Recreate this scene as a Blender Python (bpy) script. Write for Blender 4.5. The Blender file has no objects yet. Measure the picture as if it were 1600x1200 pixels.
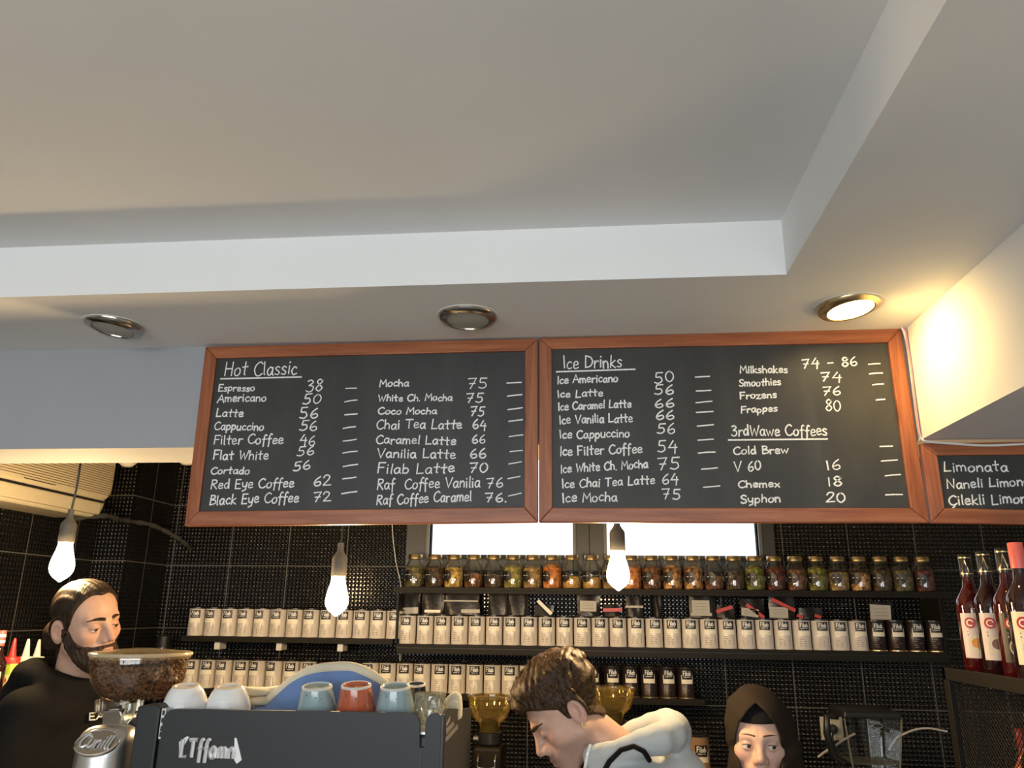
import bpy, math, random
import numpy as np
random.seed(7)
rng = np.random.default_rng(7)
SC = bpy.context.scene
COL = SC.collection
pi = math.pi

# ------------------------------------------------------------------ camera
F_PX, PITCH, YAW, ROLL, EYE = 1206.2, math.radians(16.37), math.radians(5.698), math.radians(0.669), 1.62
_R0 = np.array([math.cos(YAW), math.sin(YAW), 0.0])
_H = np.array([-math.sin(YAW), math.cos(YAW), 0.0])
_Fw = _H * math.cos(PITCH) + np.array([0, 0, math.sin(PITCH)])
_U0 = -_H * math.sin(PITCH) + np.array([0, 0, math.cos(PITCH)])
_R = math.cos(ROLL) * _R0 + math.sin(ROLL) * _U0
_U = -math.sin(ROLL) * _R0 + math.cos(ROLL) * _U0
CAM = np.array([0, 0, EYE])
cam_data = bpy.data.cameras.new('camera')
cam_data.sensor_width = 36.0
cam_data.lens = F_PX / 1600 * 36.0
cam_data.clip_start = 0.05
cam = bpy.data.objects.new('camera', cam_data)
COL.objects.link(cam)
from mathutils import Matrix, Vector
cam.matrix_world = Matrix(((_R[0], _U[0], -_Fw[0], 0), (_R[1], _U[1], -_Fw[1], 0), (_R[2], _U[2], -_Fw[2], EYE), (0, 0, 0, 1)))
SC.camera = cam

# ------------------------------------------------------------------ daylight, exposure
SC.view_settings.view_transform = 'Standard'
SC.view_settings.look = 'None'
SC.view_settings.exposure = 0.0
SC.view_settings.gamma = 1.0
SC.view_settings.use_curve_mapping = False
W = bpy.data.worlds.new('overcast_sky'); SC.world = W; W.use_nodes = True
W.node_tree.nodes['Background'].inputs[0].default_value = (0.90, 0.96, 1.0, 1)
W.node_tree.nodes['Background'].inputs[1].default_value = 1.7

def area_light(name, loc, target, sx, sy, power, color):
    d = bpy.data.lights.new(name, 'AREA'); d.shape = 'RECTANGLE'; d.size = sx; d.size_y = sy
    d.energy = power; d.color = color
    o = bpy.data.objects.new(name, d); COL.objects.link(o); o.location = loc
    o.rotation_euler = (Vector(target) - Vector(loc)).to_track_quat('-Z', 'Y').to_euler()
    return o
# daylight that enters through the shopfront glazing behind the camera
area_light('shopfront_daylight', (-0.5, -2.55, 1.68), (-0.5, 0, 1.68), 3.7, 1.2, 84, (0.90, 0.96, 1.0))

def ray(px, py):
    dx, dy = px - 800.0, 600.0 - py
    return _Fw * F_PX + _R * dx + _U * dy
def P(px, py, Y):
    d = ray(px, py); return CAM + d * (Y / d[1])
def PX(px, py, X):
    d = ray(px, py); return CAM + d * (X / d[0])
def PZ(px, py, Z):
    d = ray(px, py); return CAM + d * ((Z - EYE) / d[2])

# ------------------------------------------------------------------ materials
def s2l(c):
    c = c / 255.0
    return c / 12.92 if c <= 0.04045 else ((c + 0.055) / 1.055) ** 2.4
def rgb(r, g, b): return (s2l(r), s2l(g), s2l(b), 1)
class NT:
    def __init__(s, name):
        s.m = bpy.data.materials.new(name); s.m.use_nodes = True
        s.t = s.m.node_tree; s.n = s.t.nodes; s.l = s.t.links
        s.b = s.n['Principled BSDF']; s.out = s.n['Material Output']
    def add(s, t, **k):
        n = s.n.new(t)
        for a, v in k.items(): setattr(n, a, v)
        return n
    def link(s, a, b): s.l.new(a, b)
    def math(s, op, a, b=None, c=None):
        n = s.add('ShaderNodeMath', operation=op)
        for i, v in enumerate((a, b, c)):
            if v is None: continue
            if isinstance(v, (int, float)): n.inputs[i].default_value = v
            else: s.link(v, n.inputs[i])
        return n.outputs[0]
    def coords(s, kind='Object', scale=(1, 1, 1), rot=(0, 0, 0)):
        tc = s.add('ShaderNodeTexCoord'); mp = s.add('ShaderNodeMapping')
        mp.inputs['Scale'].default_value = scale; mp.inputs['Rotation'].default_value = rot
        s.link(tc.outputs[kind], mp.inputs[0]); return mp.outputs[0]
    def noise(s, vec, scale, detail=4, rough=0.55, dist=0.0):
        n = s.add('ShaderNodeTexNoise'); n.inputs['Scale'].default_value = scale
        n.inputs['Detail'].default_value = detail; n.inputs['Roughness'].default_value = rough
        n.inputs['Distortion'].default_value = dist
        if vec is not None: s.link(vec, n.inputs['Vector'])
        return n.outputs['Fac']
    def ramp(s, fac, stops):
        n = s.add('ShaderNodeValToRGB'); e = n.color_ramp.elements
        while len(e) < len(stops): e.new(0.5)
        for i, (p, c) in enumerate(stops): e[i].position = p; e[i].color = c
        s.link(fac, n.inputs[0]); return n.outputs[0]
    def bump(s, h, strength=0.3, dist=0.002):
        n = s.add('ShaderNodeBump'); n.inputs['Strength'].default_value = strength
        n.inputs['Distance'].default_value = dist; s.link(h, n.inputs['Height'])
        s.link(n.outputs[0], s.b.inputs['Normal']); return n
    def set(s, **k):
        for a, v in k.items():
            s.b.inputs[{'base': 'Base Color', 'rough': 'Roughness', 'metal': 'Metallic', 'spec': 'Specular IOR Level', 'ior': 'IOR',
                        'trans': 'Transmission Weight', 'emis': 'Emission Strength', 'ecol': 'Emission Color', 'coat': 'Coat Weight',
                        'sss': 'Subsurface Weight', 'sheen': 'Sheen Weight', 'alpha': 'Alpha'}[a]].default_value = v
        return s
def plain(name, c, rough=0.5, metal=0.0, var=0.06, nscale=40, bump=0.0, **k):
    m = NT(name); m.set(rough=rough, metal=metal, **k)
    v = m.coords()
    f = m.noise(v, nscale)
    lo = tuple(x * (1 - var) for x in c[:3]) + (1,); hi = tuple(min(1, x * (1 + var)) for x in c[:3]) + (1,)
    m.link(m.ramp(f, [(0.3, lo), (0.7, hi)]), m.b.inputs['Base Color'])
    if bump: m.bump(m.noise(v, nscale * 4), bump, 0.002)
    return m.m
def emitter(name, c, strength):
    m = NT(name); m.set(base=(c[0], c[1], c[2], 1), ecol=(c[0], c[1], c[2], 1), emis=strength, rough=0.3); return m.m
def thin_glass(name, tint=(1, 1, 1, 1), refl=1.0, rough=0.02, dens=0.0, body=(0.5, 0.5, 0.5, 1)):
    m = NT(name); m.n.remove(m.b)
    tr = m.add('ShaderNodeBsdfTransparent'); tr.inputs[0].default_value = tint
    gl = m.add('ShaderNodeBsdfGlossy'); gl.inputs[0].default_value = (1, 1, 1, 1); gl.inputs['Roughness'].default_value = rough
    lw = m.add('ShaderNodeLayerWeight'); lw.inputs[0].default_value = 0.32
    f = m.math('MINIMUM', m.math('MULTIPLY_ADD', lw.outputs['Fresnel'], 0.8 * refl, 0.05), 1.0)
    mx = m.add('ShaderNodeMixShader'); m.link(f, mx.inputs[0]); m.link(tr.outputs[0], mx.inputs[1]); m.link(gl.outputs[0], mx.inputs[2])
    o = mx.outputs[0]
    if dens > 0:
        df = m.add('ShaderNodeBsdfDiffuse'); df.inputs[0].default_value = body
        m2 = m.add('ShaderNodeMixShader'); m2.inputs[0].default_value = dens
        m.link(o, m2.inputs[1]); m.link(df.outputs[0], m2.inputs[2]); o = m2.outputs[0]
    m.link(o, m.out.inputs[0]); return m.m
TILE_W, TILE_H, TILE_U, TILE_V = 0.2915, 0.2915, 1.158, -1.815
def tile_mat(name, ua):
    m = NT(name); tc = m.add('ShaderNodeTexCoord'); sp = m.add('ShaderNodeSeparateXYZ'); m.link(tc.outputs['Object'], sp.inputs[0])
    u, v = sp.outputs[ua], sp.outputs[2]
    def cell(x, size, off=0.0):
        return m.math('SUBTRACT', m.math('FRACT', m.math('DIVIDE', m.math('ADD', x, 50 * size + off), size)), 0.5)
    a, b = cell(u, 0.018), cell(v, 0.018)
    r2 = m.math('ADD', m.math('MULTIPLY', a, a), m.math('MULTIPLY', b, b))
    dome = m.math('MAXIMUM', m.math('SUBTRACT', 1.0, m.math('MULTIPLY', r2, 3.7)), 0.0)
    tu = m.math('ABSOLUTE', cell(u, TILE_W, TILE_U)); tv = m.math('ABSOLUTE', cell(v, TILE_H, TILE_V))
    g = m.math('MAXIMUM', m.math('GREATER_THAN', tu, 0.5 - 0.0022 / TILE_W), m.math('GREATER_THAN', tv, 0.5 - 0.0022 / TILE_H))
    mix = m.add('ShaderNodeMix', data_type='RGBA'); m.link(g, mix.inputs[0])
    mix.inputs[6].default_value = (0.006, 0.0055, 0.005, 1); mix.inputs[7].default_value = (0.10, 0.095, 0.09, 1)
    m.link(mix.outputs[2], m.b.inputs['Base Color'])
    m.link(m.math('MULTIPLY_ADD', g, 0.5, 0.16), m.b.inputs['Roughness'])
    h = m.math('MULTIPLY', dome, m.math('SUBTRACT', 1.0, g))
    m.bump(h, 0.9, 0.0042); m.set(spec=0.42)
    return m.m
M = {}
def wallpaint(name, c, var=0.03):
    m = NT(name); v = m.coords(); f = m.noise(v, 1.3, 3)
    lo = tuple(x * (1 - var) for x in c[:3]) + (1,); hi = tuple(min(1, x * (1 + var)) for x in c[:3]) + (1,)
    m.link(m.ramp(f, [(0.35, lo), (0.65, hi)]), m.b.inputs['Base Color']); m.set(rough=0.75, spec=0.25)
    m.bump(m.noise(v, 90, 5), 0.12, 0.0015); return m.m
M['ceil'] = wallpaint('matt_white_paint', (0.80, 0.80, 0.79))
M['grey'] = wallpaint('blue_grey_paint', (0.345, 0.355, 0.375))
M['boxp'] = wallpaint('pale_grey_paint', (0.50, 0.50, 0.48))
M['plaster'] = wallpaint('cream_wall_paint', (0.6, 0.56, 0.5))
M['floor'] = plain('grey_floor_tile', (0.33, 0.315, 0.29), 0.4)
M['tile_x'] = tile_mat('studded_black_tile_back', 0)
M['tile_y'] = tile_mat('studded_black_tile_side', 1)
def wood(name, axis):
    m = NT(name)
    sc = [26, 26, 26]; sc[axis] = 1.6
    v = m.coords(scale=tuple(sc)); v2 = m.coords(scale=tuple(x * 0.35 for x in sc))
    f = m.noise(v, 2.2, 6, 0.65, 0.6); g = m.noise(v2, 1.4, 3, 0.5, 1.5)
    k = m.add('ShaderNodeTexVoronoi'); k.inputs['Scale'].default_value = 1.0
    ks = [10, 10, 10]; ks[axis] = 3.2
    m.link(m.coords(scale=tuple(ks)), k.inputs['Vector'])
    c = m.ramp(f, [(0.25, rgb(116, 62, 36)), (0.5, rgb(156, 91, 57)), (0.78, rgb(184, 118, 80))])
    mix = m.add('ShaderNodeMix', data_type='RGBA', blend_type='MULTIPLY'); mix.inputs[0].default_value = 0.7
    m.link(c, mix.inputs[6]); m.link(m.ramp(g, [(0.3, (0.72, 0.66, 0.62, 1)), (0.62, (1, 1, 1, 1))]), mix.inputs[7])
    mk = m.add('ShaderNodeMix', data_type='RGBA', blend_type='MULTIPLY'); mk.inputs[0].default_value = 1.0
    m.link(mix.outputs[2], mk.inputs[6]); m.link(m.ramp(k.outputs['Distance'], [(0.02, (0.35, 0.3, 0.28, 1)), (0.13, (1, 1, 1, 1))]), mk.inputs[7])
    m.link(mk.outputs[2], m.b.inputs['Base Color']); m.set(rough=0.42, spec=0.4); m.bump(f, 0.15, 0.001); return m.m
M['wood_x'], M['wood_z'] = wood('stained_pine_along', 0), wood('stained_pine_upright', 2)
def slate():
    m = NT('chalkboard_slate'); v = m.coords(scale=(2.5, 1, 0.8)); f = m.noise(v, 3.0, 5, 0.6, 0.8)
    m.link(m.ramp(f, [(0.35, (0.030, 0.030, 0.0285, 1)), (0.62, (0.043, 0.043, 0.041, 1)), (0.8, (0.062, 0.062, 0.059, 1))]), m.b.inputs['Base Color'])
    m.set(rough=0.5, spec=0.35); return m.m
M['slate'] = slate()
M['chalk'] = plain('white_chalk', (0.80, 0.80, 0.78), 0.9, var=0.22, nscale=300)
M['blackmetal'] = plain('matt_black_shelf', (0.008, 0.007, 0.006), 0.5)
M['brownmetal'] = plain('dark_bronze_steel', (0.0125, 0.010, 0.0065), 0.55, spec=.2)
M['winframe'] = plain('dark_grey_aluminium', (0.055, 0.055, 0.055), 0.4)
M['cream'] = plain('cream_tin', (0.64, 0.59, 0.53), 0.27, var=0.03, spec=0.5)
M['dktin'] = plain('dark_plum_tin', (0.022, 0.013, 0.014), 0.3)
M['kraft'] = plain('kraft_brown_tin', (0.34, 0.21, 0.12), 0.4)
M['blk'] = plain('black_print', (0.010, 0.009, 0.010), 0.4)
M['lidblk'] = plain('black_tin_lid', (0.015, 0.014, 0.013), 0.25)
M['strip'] = plain('pale_label_paper', (0.88, 0.83, 0.68), 0.5, var=0.03)
M['print'] = plain('brown_small_print', (0.30, 0.24, 0.18), 0.6)
M['white'] = plain('white_print', (0.85, 0.84, 0.80), 0.5, var=0.02)
M['plum_print'] = plain('plum_small_print', (0.22, 0.15, 0.14), 0.6)
M['gold'] = plain('brushed_brass_lid', (0.60, 0.46, 0.24), 0.28, 1.0)
M['glass'] = thin_glass('clear_jar_glass', (0.97, 0.98, 0.96, 1), 0.8)
M['jugglass'] = thin_glass('smoky_jug_glass', (.86, .86, .84, 1), .35)
M['pane'] = thin_glass('window_glass', (0.98, 0.99, 0.99, 1), 0.6)
M['chrome'] = plain('polished_chrome', (0.75, 0.75, 0.75), 0.12, 1.0, var=0.02)
M['nickel'] = plain('dark_nickel', (0.42, 0.39, 0.35), 0.2, 1.0)
M['silver'] = plain('bright_silver_letters', (0.70, 0.70, 0.69), 0.38, 0.55, var=0.03)
M['alu'] = plain('cast_aluminium', (0.62, 0.61, 0.58), 0.38, 1.0, var=0.04)
M['charcoal'] = plain('charcoal_powder_coat', (0.012, 0.0125, 0.014), 0.5, bump=0.05)
M['blackpl'] = plain('black_plastic', (0.012, 0.012, 0.012), 0.35)
M['whitepl'] = plain('white_plastic', (0.72, 0.70, 0.65), 0.4, var=0.02)
M['acwhite'] = plain('aged_white_plastic', (0.56, 0.49, 0.345), 0.4, var=0.03)
M['china'] = plain('white_glazed_china', (0.80, 0.80, 0.79), 0.12, var=0.02, coat=0.5)
M['foot'] = plain('unglazed_foot_ring', (0.62, 0.50, 0.35), 0.7)
# ------------------------------------------------------------------ mesh builder
class MB:
    def __init__(s): s.v = []; s.f = []
    def add(s, v, f):
        o = len(s.v); s.v += [tuple(map(float, p)) for p in v]; s.f += [tuple(i + o for i in q) for q in f]; return s
    def box(s, a, b):
        x0, y0, z0 = a; x1, y1, z1 = b
        return s.add([(x0, y0, z0), (x1, y0, z0), (x1, y1, z0), (x0, y1, z0), (x0, y0, z1), (x1, y0, z1), (x1, y1, z1), (x0, y1, z1)],
                     [(0, 3, 2, 1), (4, 5, 6, 7), (0, 1, 5, 4), (1, 2, 6, 5), (2, 3, 7, 6), (3, 0, 4, 7)])
    def hexa(s, p8):
        return s.add(p8, [(0, 3, 2, 1), (4, 5, 6, 7), (0, 1, 5, 4), (1, 2, 6, 5), (2, 3, 7, 6), (3, 0, 4, 7)])
    def lathe(s, prof, c=(0, 0, 0), seg=24, sx=1, sy=1, axis=None, caps=True):
        vs, fs = [], []; n = len(prof)
        for i in range(seg):
            t = 2 * pi * i / seg
            for r, z in prof:
                vs.append((r * math.cos(t) * sx, r * math.sin(t) * sy, z))
        for i in range(seg):
            j = (i + 1) % seg
            for k in range(n - 1): fs.append((i * n + k, j * n + k, j * n + k + 1, i * n + k + 1))
        if caps and prof[0][0] > 1e-6: fs.append(tuple(i * n for i in range(seg))[::-1])
        if caps and prof[-1][0] > 1e-6: fs.append(tuple(i * n + n - 1 for i in range(seg)))
        if axis is not None:
            q = Vector((0, 0, 1)).rotation_difference(Vector(axis))
            vs = [tuple(q @ Vector(p)) for p in vs]
        return s.add([(p[0] + c[0], p[1] + c[1], p[2] + c[2]) for p in vs], fs)
    def tube(s, pts, r, seg=8, caps=True):
        pts = [np.array(p, float) for p in pts]; n = len(pts)
        rs = r if hasattr(r, '__len__') else [r] * n
        vs, fs = [], []; up = None
        for i, p in enumerate(pts):
            d = pts[min(i + 1, n - 1)] - pts[max(i - 1, 0)]; d = d / (np.linalg.norm(d) + 1e-12)
            if up is None:
                a = np.array([0, 0, 1.0]) if abs(d[2]) < 0.9 else np.array([1.0, 0, 0])
                up = np.cross(d, a)
            up = up - d * np.dot(up, d); up /= np.linalg.norm(up) + 1e-12; w = np.cross(d, up)
            for k in range(seg):
                t = 2 * pi * k / seg; vs.append(p + rs[i] * (math.cos(t) * up + math.sin(t) * w))
        for i in range(n - 1):
            for k in range(seg):
                l = (k + 1) % seg; fs.append((i * seg + k, i * seg + l, (i + 1) * seg + l, (i + 1) * seg + k))
        if caps: fs.append(tuple(range(seg))[::-1]); fs.append(tuple(range((n - 1) * seg, n * seg)))
        return s.add(vs, fs)
    def prism(s, poly, d, flip=False):
        n = len(poly); d = np.array(d, float)
        vs = [np.array(p, float) for p in poly] + [np.array(p, float) + d for p in poly]
        fs = [tuple(range(n))[::-1], tuple(range(n, 2 * n))] + [(i, (i + 1) % n, n + (i + 1) % n, n + i) for i in range(n)]
        return s.add(vs, fs)
    def build(s, name, mat, parent=None, smooth=40, bevel=0, world=False, sub=0):
        me = bpy.data.meshes.new(name)
        vs = s.v
        if world and parent is not None:
            o = parent.location if parent.parent is None else parent.parent.location + parent.location
            vs = [(p[0] - o[0], p[1] - o[1], p[2] - o[2]) for p in vs]
        me.from_pydata(vs, [], s.f); me.update()
        return finish(name, me, mat, parent, smooth, bevel, sub)
def finish(name, me, mat, parent=None, smooth=40, bevel=0, sub=0):
    import bmesh
    bm = bmesh.new(); bm.from_mesh(me); bmesh.ops.recalc_face_normals(bm, faces=bm.faces); bm.to_mesh(me); bm.free()
    for m in (mat if isinstance(mat, (list, tuple)) else [mat]): me.materials.append(m)
    if smooth:
        me.polygons.foreach_set('use_smooth', [True] * len(me.polygons))
        me.set_sharp_from_angle(angle=math.radians(smooth))
    o = bpy.data.objects.new(name, me); COL.objects.link(o)
    if parent is not None: o.parent = parent
    if bevel:
        b = o.modifiers.new('edge', 'BEVEL'); b.width = bevel; b.segments = 2; b.limit_method = 'ANGLE'
    if sub:
        b = o.modifiers.new('sub', 'SUBSURF'); b.levels = sub; b.render_levels = sub
    return o
def thing(name, label, cat, loc=(0, 0, 0), group=None, rz=0.0):
    o = bpy.data.objects.new(name, None); COL.objects.link(o); o.empty_display_size = 0.05
    o.location = tuple(float(x) for x in loc); o.rotation_euler = (0, 0, rz); tag(o, label, cat, group); return o
def tag(o, label, cat, group=None):
    o['label'] = label; o['category'] = cat
    if group: o['group'] = group
    return o
def struct(o, label=None):
    o['kind'] = 'structure'
    if label: o['label'] = label
    return o
def dup(root, loc, label, group=None, rz=None):
    r = root.copy(); COL.objects.link(r); r.location = tuple(float(x) for x in loc); r['label'] = label
    if rz is not None: r.rotation_euler = (0, 0, rz)
    if group: r['group'] = group
    for ch in list(root.children):
        c = ch.copy(); COL.objects.link(c); c.parent = r
        for g in list(ch.children):
            d = g.copy(); COL.objects.link(d); d.parent = c
    return r
ONES = 'first second third fourth fifth sixth seventh eighth ninth tenth eleventh twelfth thirteenth fourteenth fifteenth sixteenth seventeenth eighteenth nineteenth'.split()
def nth(n):
    if n < 20: return ONES[n - 1]
    t = {2: ('twentieth', 'twenty'), 3: ('thirtieth', 'thirty')}[n // 10]
    return t[0] if n % 10 == 0 else t[1] + '-' + ONES[n % 10 - 1]

# ------------------------------------------------------------------ handwriting: single-stroke letters
L_, S_ = 0, 1
GL = {
'A': (.78, [(L_, [(0, 0), (.38, 1), (.74, 0)]), (L_, [(.13, .38), (.62, .38)])]),
'B': (.66, [(L_, [(.06, 0), (.06, 1)]), (S_, [(.06, 1), (.42, .95), (.46, .72), (.06, .53)]), (S_, [(.06, .53), (.55, .45), (.58, .14), (.06, 0)])]),
'C': (.72, [(S_, [(.66, .86), (.45, 1), (.15, .8), (.03, .45), (.18, .08), (.45, 0), (.7, .16)])]),
'D': (.74, [(L_, [(.06, 0), (.06, 1)]), (S_, [(.06, 1), (.5, .86), (.68, .5), (.5, .12), (.06, 0)])]),
'E': (.62, [(L_, [(.55, 1), (.06, 1), (.06, 0), (.56, 0)]), (L_, [(.06, .52), (.46, .52)])]),
'F': (.6, [(L_, [(.56, 1), (.06, 1), (.04, 0)]), (L_, [(.06, .52), (.46, .54)])]),
'H': (.76, [(L_, [(.06, 0), (.1, 1)]), (L_, [(.62, 0), (.66, 1)]), (L_, [(.08, .5), (.64, .52)])]),
'I': (.24, [(L_, [(.08, 1), (.12, 0)])]),
'K': (.66, [(L_, [(.06, 0), (.06, 1)]), (L_, [(.56, 1), (.08, .45), (.6, 0)])]),
'L': (.6, [(L_, [(.08, 1), (.05, 0), (.54, .03)])]),
'M': (.86, [(L_, [(.03, 0), (.12, 1), (.4, .4), (.72, 1), (.8, 0)])]),
'N': (.78, [(L_, [(.05, 0), (.08, 1), (.62, 0), (.68, 1)])]),
'R': (.68, [(L_, [(.05, 0), (.08, 1)]), (S_, [(.08, 1), (.48, .96), (.52, .68), (.08, .5)]), (L_, [(.2, .5), (.6, 0)])]),
'S': (.62, [(S_, [(.55, .88), (.32, 1), (.08, .8), (.2, .56), (.48, .4), (.5, .12), (.25, 0), (.03, .12)])]),
'T': (.72, [(L_, [(0, .98), (.68, 1)]), (L_, [(.34, 1), (.33, 0)])]),
'V': (.74, [(L_, [(.02, 1), (.34, 0), (.7, 1)])]),
'W': (.95, [(L_, [(.02, .95), (.22, 0), (.44, .7), (.64, 0), (.9, .95)])]),
'a': (.6, [(S_, [(.48, .5), (.28, .6), (.06, .36), (.14, .04), (.34, .06), (.48, .42)]), (L_, [(.48, .58), (.48, .1), (.56, 0)])]),
'b': (.56, [(L_, [(.08, 1), (.06, 0)]), (S_, [(.06, .4), (.3, .58), (.48, .3), (.32, .02), (.06, .08)])]),
'c': (.52, [(S_, [(.46, .5), (.28, .6), (.06, .32), (.2, .02), (.48, .1)])]),
'd': (.6, [(S_, [(.46, .48), (.26, .58), (.06, .3), (.16, .02), (.36, .08), (.47, .4)]), (L_, [(.48, 1), (.5, 0)])]),
'e': (.55, [(S_, [(.08, .3), (.44, .36), (.38, .58), (.16, .56), (.06, .28), (.18, .02), (.5, .1)])]),
'f': (.46, [(S_, [(.46, .94), (.34, 1.02), (.22, .8), (.2, .3), (.18, -.28)]), (L_, [(.04, .5), (.42, .53)])]),
'h': (.58, [(L_, [(.08, 1), (.06, 0)]), (S_, [(.06, .36), (.28, .58), (.46, .42), (.48, 0)])]),
'i': (.24, [(L_, [(.1, .58), (.11, 0)]), (L_, [(.1, .80), (.12, .86)])]),
'k': (.56, [(L_, [(.08, 1), (.06, 0)]), (L_, [(.44, .58), (.08, .28), (.5, 0)])]),
'l': (.24, [(L_, [(.1, 1), (.1, .06), (.16, 0)])]),
'm': (.82, [(L_, [(.06, .58), (.06, 0)]), (S_, [(.06, .38), (.24, .58), (.38, .42), (.38, 0)]), (S_, [(.38, .38), (.56, .58), (.7, .42), (.72, 0)])]),
'n': (.58, [(L_, [(.06, .58), (.07, 0)]), (S_, [(.07, .36), (.28, .58), (.46, .42), (.48, 0)])]),
'o': (.58, [(S_, [(.28, .6), (.06, .38), (.1, .06), (.32, 0), (.5, .22), (.46, .5), (.26, .6)])]),
'p': (.58, [(L_, [(.08, .58), (.06, -.36)]), (S_, [(.08, .4), (.3, .6), (.5, .34), (.32, .02), (.07, .08)])]),
'q': (.58, [(S_, [(.46, .5), (.24, .58), (.06, .3), (.2, .02), (.46, .3)]), (L_, [(.48, .58), (.48, -.36)])]),
'r': (.46, [(L_, [(.07, .58), (.08, 0)]), (S_, [(.08, .32), (.24, .56), (.44, .54)])]),
's': (.48, [(S_, [(.42, .52), (.24, .6), (.08, .46), (.22, .32), (.4, .2), (.3, .02), (.04, .06)])]),
't': (.5, [(L_, [(.24, .95), (.23, .06), (.32, 0)]), (L_, [(.02, .56), (.46, .6)])]),
'u': (.58, [(S_, [(.06, .58), (.08, .12), (.26, 0), (.46, .2)]), (L_, [(.48, .58), (.48, 0)])]),
'w': (.76, [(L_, [(.03, .56), (.18, 0), (.36, .44), (.52, 0), (.72, .58)])]),
'x': (.54, [(L_, [(.05, .58), (.48, 0)]), (L_, [(.46, .58), (.05, 0)])]),
'y': (.56, [(S_, [(.06, .58), (.1, .2), (.28, .1), (.46, .3)]), (L_, [(.5, .58), (.42, -.2), (.1, -.36)])]),
'z': (.54, [(L_, [(.05, .56), (.46, .58), (.06, 0), (.5, .02)])]),
'.': (.22, [(L_, [(.06, .0), (.1, .05)])]),
'-': (.6, [(L_, [(.08, .42), (.5, .45)])]),
'0': (.66, [(S_, [(.3, 1), (.08, .7), (.08, .25), (.3, 0), (.54, .3), (.52, .75), (.28, 1)])]),
'1': (.3, [(L_, [(.1, .92), (.14, 0)])]),
'2': (.66, [(S_, [(.06, .74), (.2, .98), (.46, .92), (.44, .6), (.06, .04)]), (L_, [(.06, .03), (.6, .04)])]),
'3': (.62, [(S_, [(.1, .92), (.34, 1), (.5, .8), (.22, .54)]), (S_, [(.22, .54), (.54, .42), (.46, .06), (.2, -.02), (.02, .1)])]),
'4': (.68, [(L_, [(.36, 1), (.06, .4), (.6, .42)]), (L_, [(.5, .7), (.46, -.12)])]),
'5': (.66, [(L_, [(.6, 1), (.2, .98)]), (S_, [(.2, .98), (.16, .58), (.44, .56), (.52, .22), (.3, 0), (.04, .08)])]),
'6': (.62, [(S_, [(.44, 1), (.18, .7), (.06, .28), (.26, 0), (.52, .18), (.42, .46), (.1, .32)])]),
'7': (.66, [(L_, [(.04, .95), (.56, 1), (.2, 0)]), (L_, [(.14, .48), (.5, .5)])]),
'8': (.62, [(S_, [(.5, .86), (.28, 1), (.12, .78), (.3, .54), (.52, .26), (.3, 0), (.08, .22), (.3, .54), (.5, .8), (.48, .9)])]),
' ': (.42, []),
}
GL['\u00c7'] = (.72, GL['C'][1] + [(S_, [(.42, 0), (.48, -.14), (.32, -.28)])])
def cat_rom(p, n=5):
    p = [np.array(q, float) for q in p]; q = [2 * p[0] - p[1]] + p + [2 * p[-1] - p[-2]]; out = []
    for i in range(1, len(q) - 2):
        for k in range(n):
            t = k / n
            out.append(0.5 * ((2 * q[i]) + (q[i + 1] - q[i - 1]) * t + (2 * q[i - 1] - 5 * q[i] + 4 * q[i + 1] - q[i + 2]) * t * t + (3 * q[i] - q[i - 1] - 3 * q[i + 1] + q[i + 2]) * t ** 3))
    out.append(q[-2]); return out
def strokes(text, jit=0.0):
    x = 0.0; out = []
    for ch in text:
        w, st = GL[ch]
        dy = random.gauss(0, jit); sc = 1 + random.gauss(0, jit * 0.8); sl = random.gauss(0.02, jit)
        for k, pts in st:
            q = cat_rom(pts) if k == S_ else [np.array(p, float) for p in pts]
            out.append([(x + p[0] + sl * p[1], p[1] * sc + dy) for p in q])
        x += w + .06
    return out, max(x - .06, .1)
_rib = [0]
def ribbons(mb, polys, width, place, lift=2.0e-5):
    """flat strokes laid on a surface; place(u, v, w) -> 3D point, w lifts each stroke a hair above the last"""
    for q in polys:
        w = width * random.uniform(0.85, 1.15) / 2
        q = [np.array(p, float) for p in q]
        q = [q[0]] + [b for a, b in zip(q[:-1], q[1:]) if np.linalg.norm(b - a) > width * .08]
        if len(q) < 2: continue
        d0 = q[1] - q[0]; d1 = q[-1] - q[-2]
        q[0] = q[0] - d0 / np.linalg.norm(d0) * w * .7; q[-1] = q[-1] + d1 / np.linalg.norm(d1) * w * .7
        _rib[0] = (_rib[0] + 1) % 12; e = lift * _rib[0]
        vs = []; n = len(q)
        for i, p in enumerate(q):
            a = q[i] - q[i - 1] if i else q[1] - q[0]; b = q[i + 1] - q[i] if i < n - 1 else q[-1] - q[-2]
            a = a / np.linalg.norm(a); b = b / np.linalg.norm(b); t = a + b; l = np.linalg.norm(t)
            t = b if l < .3 else t / l; m = w * min(1.6, 1 / max(.4, abs(float(t @ b))))
            nn = np.array([-t[1], t[0]]) * m
            vs += [place(*(p - nn), e), place(*(p + nn), e)]
        mb.add(vs, [(2 * i, 2 * i + 2, 2 * i + 3, 2 * i + 1) for i in range(n - 1)])

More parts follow.
